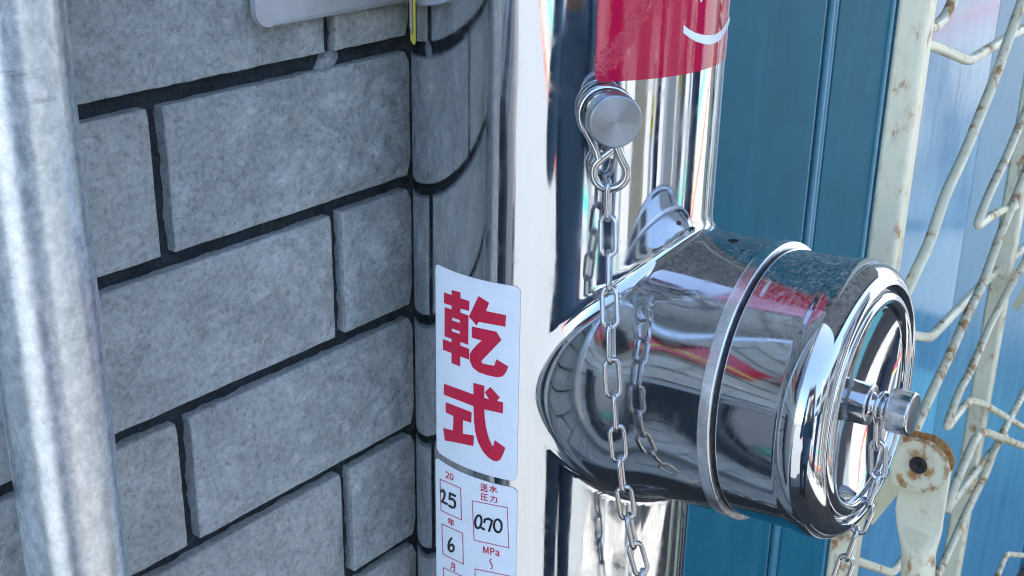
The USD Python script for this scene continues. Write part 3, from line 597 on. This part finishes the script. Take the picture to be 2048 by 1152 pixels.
# chain stud
TH = math.radians(227.2); ED = np.array([math.cos(TH), math.sin(TH), 0]); ET = np.array([-math.sin(TH), math.cos(TH), 0]); SZ = 1.2025
SO = ED*R+np.array([0, 0, SZ])
stud = put(pipe, 'chain_stud', lathe([(0, -.003), (.0085, -.003), (.0085, .0018), (.0062, .0026), (.0055, .004), (.0055, .0165), (0, .0165)], SO, ED, 48), STEEL_SMALL, smooth=35)
hd = lathe([(0, .0164), (.0118, .0164)]+arc(.0118, .0172, .0008, -90, 0, 4)+arc(.0112, .0238, .0014, 0, 90, 6)+[(.008, .0252), (.004, .0252), (0, .0252)], SO, ED, 72)
RADIAL = mat('spun_steel', {
    'g': ('geometry', {}), 'd': ('vector_math', {'math_type': 'subtract', 'vector2': tuple(SO)}), 'l': ('vector_math', {'math_type': 'length'}), 's': ('math', {'math_type': 'multiply', 'value2': 5200.0}),
    'n': ('noise_texture', {'dimensions': '1D', 'scale': 1.0, 'detail': 3}), 'b': ('bump', {'strength': .3, 'distance': .0001}),
    'nm': ('vector_math', {'math_type': 'normalize'}),
    'p': ('principled_bsdf', {'base_color': (.34, .38, .42), 'metallic': 1.0, 'roughness': .33, 'anisotropic': .85})},
    [('g.position', 'd.vector1'), ('d.vector', 'l.vector1'), ('l.value', 's.value1'), ('s.value', 'n.w'), ('n.fac', 'b.height'), ('b.normal', 'p.normal'),
     ('d.vector', 'nm.vector1'), ('nm.vector', 'p.tangent')])
put(stud, 'stud_head', hd, RADIAL, smooth=30, label='large round stud head with spun finish')
# wire loop round the stud's neck and the eye hanging from it
def lp(off, u, z): return SO+ED*off+ET*u+np.array([0, 0, z])
loopA = [lp(.0052, .0122*math.sin(t), .0122*math.cos(t)-.0010) for t in np.linspace(-2.35, 2.35, 40)]
loopA = [lp(.0082, -.0030, -.0222), lp(.0064, -.0050, -.0160)]+loopA+[lp(.0064, .0050, -.0160), lp(.0082, .0030, -.0222)]
put(stud, 'wire_loop', tube(chaikin(loopA, .004), .0019, 14), STEEL_SMALL, smooth=60)

# ------------------------------------------------------------------ stickers on the pipe
def wrap(poly, R_, dth=2.0):
    """A shapely polygon in (degrees, metres of height) laid on a cylinder of radius R_ round the pipe's axis."""
    x0, y0, x1, y1 = poly.bounds; V, F, k = [], [], 0
    for a in np.arange(math.floor(x0/dth)*dth, x1, dth):
        piece = poly.intersection(sbox(a, y0-1, a+dth, y1+1))
        for g in getattr(piece, 'geoms', [piece]):
            if g.geom_type != 'Polygon' or g.area < 1e-7: continue
            v, f = trimesh.creation.triangulate_polygon(g, engine='earcut')
            if len(f) == 0: continue
            A = v[f]; ar = np.cross(A[:, 1]-A[:, 0], A[:, 2]-A[:, 0]); f = f.copy(); f[ar < 0] = f[ar < 0][:, ::-1]
            V.append(v); F.append(f+k); k += len(v)
    v = np.vstack(V); f = np.vstack(F); t = np.radians(v[:, 0]); c = np.stack([np.cos(t), np.sin(t), 0*t], -1)
    return (c*R_+np.c_[np.zeros((len(v), 2)), v[:, 1]], f), c
def pxpoly(pts, o, s, R_=R):
    return Polygon([on_cyl(o[0]+x/s, o[1]+y/s, R_) for x, y in dens(pts)])
def dens(pts, m=25.0):
    out = []
    for (a, b), (c_, d) in zip(pts, pts[1:]+pts[:1]):
        k = max(1, int(math.hypot(c_-a, d-b)/m))
        out += [(a+(c_-a)*i/k, b+(d-b)*i/k) for i in range(k)]
    return out
def rounded(t0, t1, z0, z1, r):
    k = math.degrees(1/R); q = sbox(t0/k, z0, t1/k, z1).buffer(-r).buffer(r, quad_segs=8); return affinity.scale(q, k, 1, origin=(0, 0))
def stick(parent, name, poly, h, m, label=None):
    (v, f), nr = wrap(poly, R+h); return put(parent, name, (v, f), m, normals=nr, label=label)
S1 = stick(pipe, 'dry_type_sticker', rounded(162.6, 201.2, .9985, 1.1103, .0035), .00030, PAPER, 'white sticker with two large red characters')
oA, sA = (860, 520), 4.8
A = lambda *p: pxpoly(list(p), oA, sA)
left = unary_union([A((213, 285), (298, 308), (295, 1020), (211, 987)), A((140, 308), (213, 335), (298, 365), (383, 393), (380, 487), (298, 465), (213, 437), (140, 412)),
                    A((147, 450), (375, 530), (372, 812), (145, 730)), A((130, 758), (380, 850), (380, 955), (130, 860))])
left = left.difference(unary_union([A((217, 550), (290, 575), (290, 602), (217, 577)), A((215, 655), (290, 681), (290, 708), (215, 682))]))
rightc = unary_union([A((470, 343), (572, 408), (543, 487), (733, 527), (728, 638), (470, 592), (450, 628), (378, 540)),
                      A((405, 635), (640, 685), (690, 765), (495, 970), (510, 993), (620, 1012), (640, 950), (755, 1018), (735, 1070), (715, 1100), (690, 1118), (640, 1122), (560, 1105), (470, 1075), (415, 1030), (388, 970), (384, 905), (410, 860), (455, 812), (500, 770), (405, 742))])
stick(S1, 'lettering', unary_union([left, rightc]), .00042, RED_INK)
oB, sB = (860, 750), 5.485
B = lambda *p: pxpoly(list(p), oB, sB)
shiki = unary_union([B((160, 92), (478, 208), (600, 248), (648, 262), (740, 280), (805, 297), (803, 418), (603, 376), (480, 338), (157, 213)),
                     B((480, 82), (600, 115), (600, 376), (605, 470), (620, 580), (650, 690), (685, 772), (698, 772), (712, 710), (830, 795), (808, 862), (775, 925), (740, 943), (700, 938), (640, 900), (580, 830), (530, 730), (500, 620), (487, 500), (482, 340)),
                     B((605, 185), (665, 127), (770, 243), (735, 283), (650, 262))])
stick(S1, 'lettering', shiki, .00042, RED_INK)
stick(S1, 'lettering', B((178, 295), (462, 405), (457, 522), (367, 492), (365, 640), (487, 660), (482, 776), (170, 715), (150, 578), (258, 605), (262, 447), (178, 408)), .00042, RED_INK)
S2 = stick(pipe, 'inspection_sticker', rounded(161.8, 201.6, .845, .9945, .0035), .00030, PAPER, 'white inspection sticker with red boxes and handwritten figures')
oC, sC = (860, 930), 5.19
def C(pts): return pxpoly(list(pts), oC, sC)
def frame_box(q, w=8):
    p = Polygon(q); ring_ = p.buffer(w/2, join_style=2).difference(p.buffer(-w/2, join_style=2))
    ext = list(ring_.exterior.coords)[:-1]; inn = list(ring_.interiors[0].coords)[:-1]
    return C(ext).difference(C(inn))
for q in ([(110, 145), (322, 238), (333, 567), (120, 470)], [(128, 610), (342, 705), (352, 1027), (140, 922)], [(143, 1062), (358, 1160), (368, 1480), (155, 1378)],
          [(443, 368), (805, 440), (820, 855), (462, 778)], [(470, 1075), (835, 1150), (850, 1560), (488, 1485)]):
    stick(S2, 'box_outline', frame_box(q), .00042, RED_LINE)
def glyph(key, quad):
    """Lays a glyph's outline (unit square, y down) into a four-cornered frame: top left, top right, bottom right, bottom left."""
    q = np.array(quad, float); out = []
    T = lambda p: tuple((1-p[1]/1000)*((1-p[0]/1000)*q[0]+p[0]/1000*q[1])+p[1]/1000*((1-p[0]/1000)*q[3]+p[0]/1000*q[2]))
    for g in GLYPHS[key]:
        a = C([T(p) for p in g[0]]).buffer(0)
        for h_ in g[1:]: a = a.difference(C([T(p) for p in h_]).buffer(0))
        out.append(a)
    return unary_union(out)
for key, q in (('20', [(166, 58), (250, 92), (248, 164), (166, 130)]), ('年', [(190, 535), (258, 568), (262, 642), (190, 612)]), ('月', [(218, 1000), (268, 1022), (266, 1102), (214, 1078)]),
               ('送', [(525, 178), (602, 194), (605, 282), (525, 266)]), ('水', [(618, 200), (702, 217), (705, 294), (616, 276)]), ('圧', [(527, 286), (604, 302), (606, 376), (527, 360)]), ('力', [(624, 306), (700, 322), (704, 394), (622, 376)]),
               ('MPa', [(555, 838), (720, 870), (722, 946), (555, 912)])):
    stick(S2, 'lettering', glyph(key, q), .00042, RED_INK)
def stroke(*lines, w=22):
    return unary_union([LineString(l).buffer(w/2, quad_segs=5) for l in lines])
def ell(cx, cy, rx, ry, tilt=0):
    return [(cx+rx*math.cos(t)+tilt*math.sin(t), cy+ry*math.sin(t)) for t in np.linspace(0, 2*math.pi, 24)]
def ink(s, name='handwriting', m=None):
    for g in getattr(s, 'geoms', [s]):
        a = C(list(g.exterior.coords)[:-1]).buffer(0)
        for i in g.interiors: a = a.difference(C(list(i.coords)[:-1]).buffer(0))
        stick(S2, name, a, .00055, m or BLACK_INK)
ink(stroke([(122, 276), (128, 262), (142, 258), (157, 280), (160, 318), (146, 352), (132, 376), (150, 384), (182, 402)], [(212, 290), (268, 318)], [(214, 292), (209, 350), (240, 350), (266, 378), (268, 412), (258, 438), (232, 438), (206, 418)]))
ink(stroke(ell(507, 585, 33, 66, -5), [(540, 648), (556, 656), (566, 664)], [(570, 590), (573, 562), (610, 552), (648, 574), (636, 620), (618, 680)], ell(708, 627, 40, 66, 3)))
ink(stroke([(230, 756), (208, 788), (198, 830), (200, 866), (218, 892), (242, 892), (254, 868), (252, 838), (234, 822), (214, 832), (204, 850)], w=21))
ink(stroke([(640, 972), (627, 984), (626, 1000), (640, 1020), (652, 1040), (650, 1058), (638, 1074)], w=10), 'lettering', RED_INK)
# large red sticker, and the yellow-edged label at the pipe's left side
S3 = stick(pipe, 'red_sticker', rounded(223.9, 292.0, 1.2154, 1.40, .003), .00030, RED_STICKER, 'glossy red sticker with part of a white character')
oD, sD = (1180, 0), 6.4
arcp = pxpoly([(1192, 320), (1260, 375), (1340, 418), (1430, 443), (1520, 450), (1600, 436), (1670, 390), (1730, 300), (1775, 205), (1783, 240), (1760, 330), (1715, 425), (1660, 505), (1590, 550), (1520, 570), (1440, 558), (1350, 530), (1270, 485), (1187, 420)], oD, sD)
stick(S3, 'lettering', arcp, .00042, PAPER)
stick(S3, 'lettering', pxpoly([(1385, -60), (1440, -60), (1425, 18), (1410, 30)], oD, sD), .00042, PAPER)
S4 = stick(pipe, 'yellow_label', rounded(100, 146.8, 1.2195, 1.33, .004), .00030, YELLOW, 'yellow edged label at the left side of the pipe')
stick(S4, 'inner_line', rounded(102, 143.2, 1.2245, 1.327, .002), .00042, BROWN)
stick(S4, 'inner_field', rounded(102.6, 142.4, 1.2252, 1.326, .002), .00054, TAN)

# ------------------------------------------------------------------ chain from the stud to the cap's knob
def link_mesh(P, T, N, L=.0217, Wd=.0098, r=.00128):
    Bn = np.cross(T, N); rad = Wd/2-r; h = L/2-r-rad; pts = []
    for t in np.linspace(-90, 90, 9): pts.append((h+rad*math.cos(math.radians(t)), rad*math.sin(math.radians(t))))
    for t in np.linspace(90, 270, 9): pts.append((-h+rad*math.cos(math.radians(t)), rad*math.sin(math.radians(t))))
    return tube([P+T*a+N*b for a, b in pts], r, 10, closed=True)
def onX(px, py, X): return on_plane(px, py, (X, 0, 0), (1, 0, 0))
eye_c = on_plane(1220, 343, lp(.0085, 0, 0), ED)
nc0 = BO+BD*.1895
pathA = [onX(1217, 365, eye_c[0]), onX(1216, 450, eye_c[0]-.001), onX(1218, 560, -.0705), onX(1221, 660, -.0775), onX(1224, 750, -.0800), onX(1232, 850, -.0800), onX(1241, 930, -.0780), onX(1252, 1010, -.0745), onX(1266, 1080, -.071), onX(1286, 1152, -.067)]
pathB = [onX(1683, 1152, .004), onX(1700, 1100, .005), onX(1726, 1030, .006), onX(1752, 970, .007), onX(1764, 915, .008), nc0+np.array([0, -.0010, -.0200])]
a, b = pathA[-1], pathB[0]
mid = [a*(1-t)+b*t+np.array([0, 0, -.135*(1-(2*t-1)**2)]) for t in (.06, .16, .3, .45, .6, .75, .87, .95)]
pts = np.array(pathA+mid+pathB)
from scipy.interpolate import PchipInterpolator
s_ = np.r_[0, np.cumsum(np.linalg.norm(np.diff(pts, axis=0), axis=1))]
cs = PchipInterpolator(s_, pts); ss = np.linspace(0, s_[-1], 3000); dense = cs(ss)
sl_ = np.r_[0, np.cumsum(np.linalg.norm(np.diff(dense, axis=0), axis=1))]
PITCH_L = .0174; nl = 2*int(round(sl_[-1]/PITCH_L/2))
kn = np.stack([np.interp(np.linspace(0, sl_[-1], nl+1), sl_, dense[:, k]) for k in range(3)], -1)
chain = thing('chain', tuple(kn[0]), 'steel link chain hanging from the stud on the pipe to the knob of the cap', 'chain')
for i in range(nl):
    T = kn[i+1]-kn[i]; T /= np.linalg.norm(T); P = (kn[i]+kn[i+1])/2
    view = CAM-P; view -= T*(view@T); view /= np.linalg.norm(view)
    side = np.cross(T, view)
    ang = math.radians((12 if i % 2 else 78)+rng.uniform(-9, 9))          # links turn a quarter from one to the next
    N = side*math.cos(ang)+view*math.sin(ang)
    put(chain, 'link', link_mesh(P, T, N), CHAINM, smooth=True)
# eye that carries the first link
e_side = np.cross(np.array([0, 0, 1.0]), CAM-eye_c); e_side /= np.linalg.norm(e_side)
ez = np.array([0, 0, 1.0])
pe = [(.0014, .0145)]+[(.0080*math.cos(math.radians(t)), .0080*math.sin(math.radians(t))-.0005) for t in np.linspace(38, -218, 26)]+[(.0046, .0138)]
dep = ED
put(chain, 'eye', tube(chaikin([eye_c+e_side*a_+ez*b_+dep*(.0012 if i_ == 0 else (-.0012 if i_ == len(pe)-1 else 0)) for i_, (a_, b_) in enumerate(pe)], .003), .0022, 14), CHAINM, smooth=60, label='pear-shaped eye joining the chain to the stud')
# loop round the knob's neck
nc = BO+BD*.1895
lpz = [nc+np.array([.0074*math.sin(t), 0, .0074*math.cos(t)]) for t in np.linspace(-2.5, 2.5, 24)]
lpz = [pathB[-1]+np.array([-.0012, 0, -.0030]), pathB[-1]+np.array([-.0034, 0, .0015])]+lpz+[pathB[-1]+np.array([.0034, .0, .0015]), pathB[-1]+np.array([.0012, .0, -.0030])]
put(chain, 'knob_loop', tube(chaikin(lpz, .003), .00128, 10), CHAINM, smooth=60)

# ------------------------------------------------------------------ wire rack
P1, P2 = np.array([.164, -.124]), np.array([.583, -.081])
RTAN = np.array([*(P2-P1), 0])/np.linalg.norm(P2-P1); RN = np.array([RTAN[1], -RTAN[0], 0])
rack = thing('wire_rack', (P1[0], P1[1], 0), 'cream painted folding wire rack with rust patches, in front of the blue panels', 'rack')
def square_post(x, y, a, r=.0030):
    q = sbox(-a/2, -a/2, a/2, a/2).buffer(-r).buffer(r, quad_segs=6)
    q = affinity.translate(affinity.rotate(q, math.degrees(math.atan2(RTAN[1], RTAN[0])), origin=(0, 0)), x, y)
    m_ = trimesh.creation.extrude_polygon(q, 2.1, engine='earcut'); m_.apply_translation([0, 0, -.295]); return m_
put(rack, 'post', square_post(P1[0], P1[1], .0176), RACK_PAINT, smooth=30)
put(rack, 'post', square_post(P2[0], P2[1], .0176), RACK_PAINT, smooth=30)
def wire(pts, off, r=.0034, m=None, fil=.014):
    P = [on_plane(x, y, (P1[0], P1[1], 0)+RN*off, RN) for x, y in pts]
    put(rack, 'wire', tube(chaikin(P, fil, 8), r, 14), m or WIRE_PAINT, smooth=60)
F_, K_ = .0135, -.0135
wire([(2062, -45), (2040, 12), (1990, 156), (1927, 312), (1889, 392), (1861, 480), (1815, 578), (1780, 660)], F_+.003, .0035, WIRE_PAINT)
wire([(1914, -20), (1893, 31), (1872, 52), (1840, 62)], -.004, .0034, WIRE_RUSTY)
wire([(1835, 84), (1870, 93), (1938, 122), (2012, 76), (2075, 42)], -.003, .0035)
wire([(2075, 170), (2048, 229), (2014, 312), (1976, 392), (1951, 456), (1976, 436), (2002, 420), (2030, 412)], F_, .0033)
wire([(2060, 320), (2030, 398), (2000, 470), (1966, 567), (1934, 630), (1903, 703), (1861, 790), (1826, 870)], F_+.004, .0035, WIRE_RUSTY)
wire([(1780, 662), (1815, 668), (1832, 672), (1860, 676), (1941, 592), (1969, 564), (2060, 484)], -.002, .0036)
wire([(2075, 462), (2048, 526), (2014, 585), (1980, 651), (1938, 748), (1917, 785), (1889, 862), (1912, 832), (1938, 800), (1968, 808), (2014, 835), (2070, 868)], F_, .0032)
wire([(2080, 725), (2048, 784), (2011, 855), (1987, 903), (1973, 944), (1936, 1018), (1905, 1087), (1860, 1180)], F_+.003, .0036, WIRE_RUSTY)
wire([(2080, 905), (2048, 893), (1966, 862), (1949, 878), (1932, 920), (1909, 971), (1893, 1025)], F_+.010, .0037, WIRE_RUSTY, .018)
wire([(2010, 872), (1997, 886), (1946, 950), (1919, 985), (1894, 1018)], F_-.004, .0036)
wire([(1982, 1185), (1996, 1148), (2013, 1108), (2060, 1112)], F_+.006, .0033, WIRE_RUSTY, .018)
wire([(1695, 1116), (1728, 1127), (1785, 1146), (1808, 1118), (1835, 1068)], -.003, .0034)
# legs on clevis brackets, which swing across the rack
def leg_set(X, dx, label=None):
    Yo = dx[1]
    def on(px, py, x): return onX(px, py, x)
    outline = [(1783, 872), (1820, 877), (1858, 886), (1878, 900), (1890, 917), (1896, 937), (1890, 957), (1878, 974), (1861, 984), (1841, 983), (1817, 976), (1783, 966)]
    pl = Polygon([on(x, y, .1650)[1:] for x, y in outline]).buffer(.0008).buffer(.0)
    pl = pl.buffer(-.003).buffer(.003)
    sh = np.array([X-.165, Yo, 0])
    ctr = on(1837, 930, .165)
    ctrw = ctr+sh
    BR = painted_rust('bracket_paint' + ('' if X < .3 else '_far'), CREAM, .60, centre=ctrw+np.array([-.0009, 0, 0]))
    front = extrude_on(pl, np.array([0, 0, 0])+sh+np.array([.165, 0, 0]), (0, 1, 0), (0, 0, 1), (1, 0, 0), .0017)
    rear = extrude_on(pl, np.array([0, 0, 0])+sh+np.array([.1745, 0, 0]), (0, 1, 0), (0, 0, 1), (1, 0, 0), .0017)
    put(rack, 'bracket_plate', front, BR); put(rack, 'bracket_plate', rear, RUST_BRACKET)
    gus = Polygon([on(x, y, .1835)[1:] for x, y in ((1780, 945), (1806, 975), (1745, 1050), (1728, 1035))])
    put(rack, 'gusset', extrude_on(gus, sh+np.array([.1835, 0, 0]), (0, 1, 0), (0, 0, 1), (1, 0, 0), .002), WIRE_PAINT)
    put(rack, 'screw', lathe([(0, -.002), (.0057, -.002), (.0057, .0006)]+arc(.0045, .0006, .0012, 0, 90, 4)+[(.002, .0014), (.0012, .0008), (0, .0006)], ctrw, (-1, 0, 0), 24), BLACK, smooth=30)
    yl, yr = on(1794, 1000, .171)[1], on(1893, 1000, .171)[1]; yc = (yl+yr)/2+Yo
    zt = on(1840, 940, .171)[2]; zm = on(1840, 1030, .171)[2]; zl = on(1840, 1110, .171)[2]
    # flattened head that rounds out into a tube
    half = abs(yr-yl)/2; P, prof_ = [], []
    zs = np.r_[zt+.006, zt, zm, zm-.004, np.linspace(zm-.008, zl, 8), np.linspace(zl-.01, -.29, 10)]
    V_, F2, sd = [], [], 36
    for i_, z in enumerate(zs):
        t = np.clip((zm-z)/(zm-zl), 0, 1); t = t*t*(3-2*t)
        ry = half*(1-t)+.0108*t; rx = .0022*(1-t)+.0108*t; ex = 6*(1-t)+2*t
        for k_ in range(sd):
            a_ = 2*math.pi*k_/sd; cc, s2 = math.cos(a_), math.sin(a_)
            V_.append((X+.0062+rx*np.sign(cc)*abs(cc)**(2/ex), yc-.12*max(0, zm-z)+ry*np.sign(s2)*abs(s2)**(2/ex), z))
    for i_ in range(len(zs)-1):
        for k_ in range(sd):
            a_, b_ = i_*sd+k_, i_*sd+(k_+1) % sd; F2 += [[a_, a_+sd, b_+sd], [a_, b_+sd, b_]]
    c_ = len(V_); V_.append((X+.0062, yc, zs[0])); V_.append((X+.0062, yc-.12*(zm-zs[-1]), zs[-1])); n_ = (len(zs)-1)*sd
    F2 += [[c_, k_, (k_+1) % sd] for k_ in range(sd)]+[[c_+1, n_+(k_+1) % sd, n_+k_] for k_ in range(sd)]
    lg = trimesh.Trimesh(np.array(V_), np.array(F2), process=False)
    if lg.is_watertight and lg.volume < 0: lg.invert()
    put(rack, 'leg', lg, RACK_PAINT, smooth=50)
leg_set(.165, (0, 0)); leg_set(.165+.440, (0, .043))

# ------------------------------------------------------------------ the photographer (seen only as a reflection)
def person():
    back = -np.array([FW[0], FW[1], 0]); back /= np.linalg.norm(back); rt = np.array([RT[0], RT[1], 0]); rt /= np.linalg.norm(rt)
    O = CAM*[1, 1, 0]+back*.40+rt*.055
    q = lambda r_, b_, z: O+rt*r_+back*b_+np.array([0, 0, z])
    J = {'hipL': (q(-.09, 0, .92), .10), 'hipR': (q(.09, 0, .92), .10), 'chestL': (q(-.13, .02, 1.33), .095), 'chestR': (q(.13, .02, 1.33), .095), 'belly': (q(0, 0, 1.08), .125), 'waist': (q(0, 0, .95), .13),
         'neck': (q(0, .0, 1.47), .055), 'head': (q(0, -.03, 1.60), .085), 'head2': (q(0, .0, 1.655), .092), 'chin': (q(0, -.07, 1.53), .045),
         'shL': (q(-.185, .02, 1.38), .062), 'shR': (q(.185, .02, 1.38), .062), 'elL': (q(-.23, -.10, 1.14), .047), 'elR': (q(.23, -.10, 1.14), .047), 'wrL': (q(-.10, -.33, 1.30), .031), 'wrR': (q(.10, -.33, 1.30), .031),
         'knL': (q(-.10, -.02, .50), .065), 'knR': (q(.10, -.02, .50), .065), 'anL': (q(-.10, .02, .10), .045), 'anR': (q(.10, .02, .10), .045), 'toL': (q(-.11, -.16, .035), .034), 'toR': (q(.11, -.16, .035), .034), 'heL': (q(-.10, .06, .04), .038), 'heR': (q(.10, .06, .04), .038)}
    for k_ in list(J):
        if not k_.startswith('wr'): J[k_] = (J[k_][0]-np.array([0, 0, .298-(.10 if k_.startswith('el') else 0)]), J[k_][1])
    sph = lambda j: manifold3d.Manifold.sphere(J[j][1], 20).translate(tuple(J[j][0]))
    def bones(*bs):
        m_ = manifold3d.Manifold()
        for b_ in bs: m_ += manifold3d.Manifold.batch_hull([sph(j) for j in b_])
        m_ = m_.refine_to_length(.025).to_mesh()
        t = trimesh.Trimesh(m_.vert_properties[:, :3], m_.tri_verts); trimesh.smoothing.filter_taubin(t, iterations=12); return t
    pr = thing('person', tuple(O), 'person in a navy jacket taking the picture with a phone, mirrored dark in the steel', 'person')
    SKIN = plain('skin', (.45, .28, .20), .5); HAIR = plain('hair', (.01, .01, .01), .5); JKT = plain('jacket_navy', (.09, .16, .25), .8, nscale=60); TRS = plain('trousers_dark', (.05, .08, .12), .85)
    put(pr, 'body', bones(('head', 'head2', 'chin'), ('neck', 'head', 'chin'), ('neck', 'chestL', 'chestR'), ('wrL', 'elL'), ('wrR', 'elR')), SKIN, smooth=True)
    for k_ in list(J): J[k_] = (J[k_][0], J[k_][1]+(.012 if not k_.startswith(('head', 'chin', 'neck', 'wr')) else 0))
    put(pr, 'jacket', bones(('chestL', 'chestR', 'belly'), ('belly', 'waist'), ('waist', 'hipL', 'hipR'), ('chestL', 'shL'), ('chestR', 'shR'), ('shL', 'elL'), ('shR', 'elR'), ('elL', 'wrL'), ('elR', 'wrR'), ('shL', 'chestL', 'chestR', 'shR')), JKT, smooth=True)
    put(pr, 'trousers', bones(('hipL', 'knL'), ('hipR', 'knR'), ('hipL', 'hipR'), ('knL', 'anL'), ('knR', 'anR')), TRS, smooth=True)
    put(pr, 'shoes', bones(('anL', 'heL', 'toL'), ('anR', 'heR', 'toR')), BLACK, smooth=True)
    hm = trimesh.creation.icosphere(3, .101); hv = hm.vertices*[1, 1.05, 1]; keep = hv; hm = trimesh.Trimesh(keep+q(0, .028, 1.374), hm.faces)
    put(pr, 'hair', hm, HAIR, smooth=True)
    for sx in (-1, 1):
        hand = manifold3d.Manifold()
        hj = lambda r_, b_, z, rr_: manifold3d.Manifold.sphere(rr_, 14).translate(tuple(q(r_*sx, b_, z)))
        hand += manifold3d.Manifold.batch_hull([hj(.10, -.33, 1.30, .027), hj(.088, -.352, 1.335, .018), hj(.088, -.352, 1.365, .016)])
        for k_ in range(4):
            z = 1.330+.019*k_
            hand += manifold3d.Manifold.batch_hull([hj(.088, -.355, z, .0095), hj(.079, -.378, z+.004, .0085)])
            hand += manifold3d.Manifold.batch_hull([hj(.079, -.378, z+.004, .0085), hj(.066, -.392, z+.006, .0075)])
        hand += manifold3d.Manifold.batch_hull([hj(.094, -.34, 1.31, .012), hj(.066, -.362, 1.335, .0095)])
        hm_ = hand.refine_to_length(.006).to_mesh()
        put(pr, 'hand', trimesh.Trimesh(hm_.vert_properties[:, :3], hm_.tri_verts), SKIN, smooth=True)
    ph = trimesh.creation.box([.15, .008, .072])
    Rm = np.eye(4); Rm[:3, 0] = RT; Rm[:3, 1] = FW; Rm[:3, 2] = UP; Rm[:3, 3] = CAM-FW*.016+RT*.045-UP*.02
    ph.apply_transform(Rm)
    single('phone', ph, BLACK, label='black phone held up in both hands', category='phone')
person()
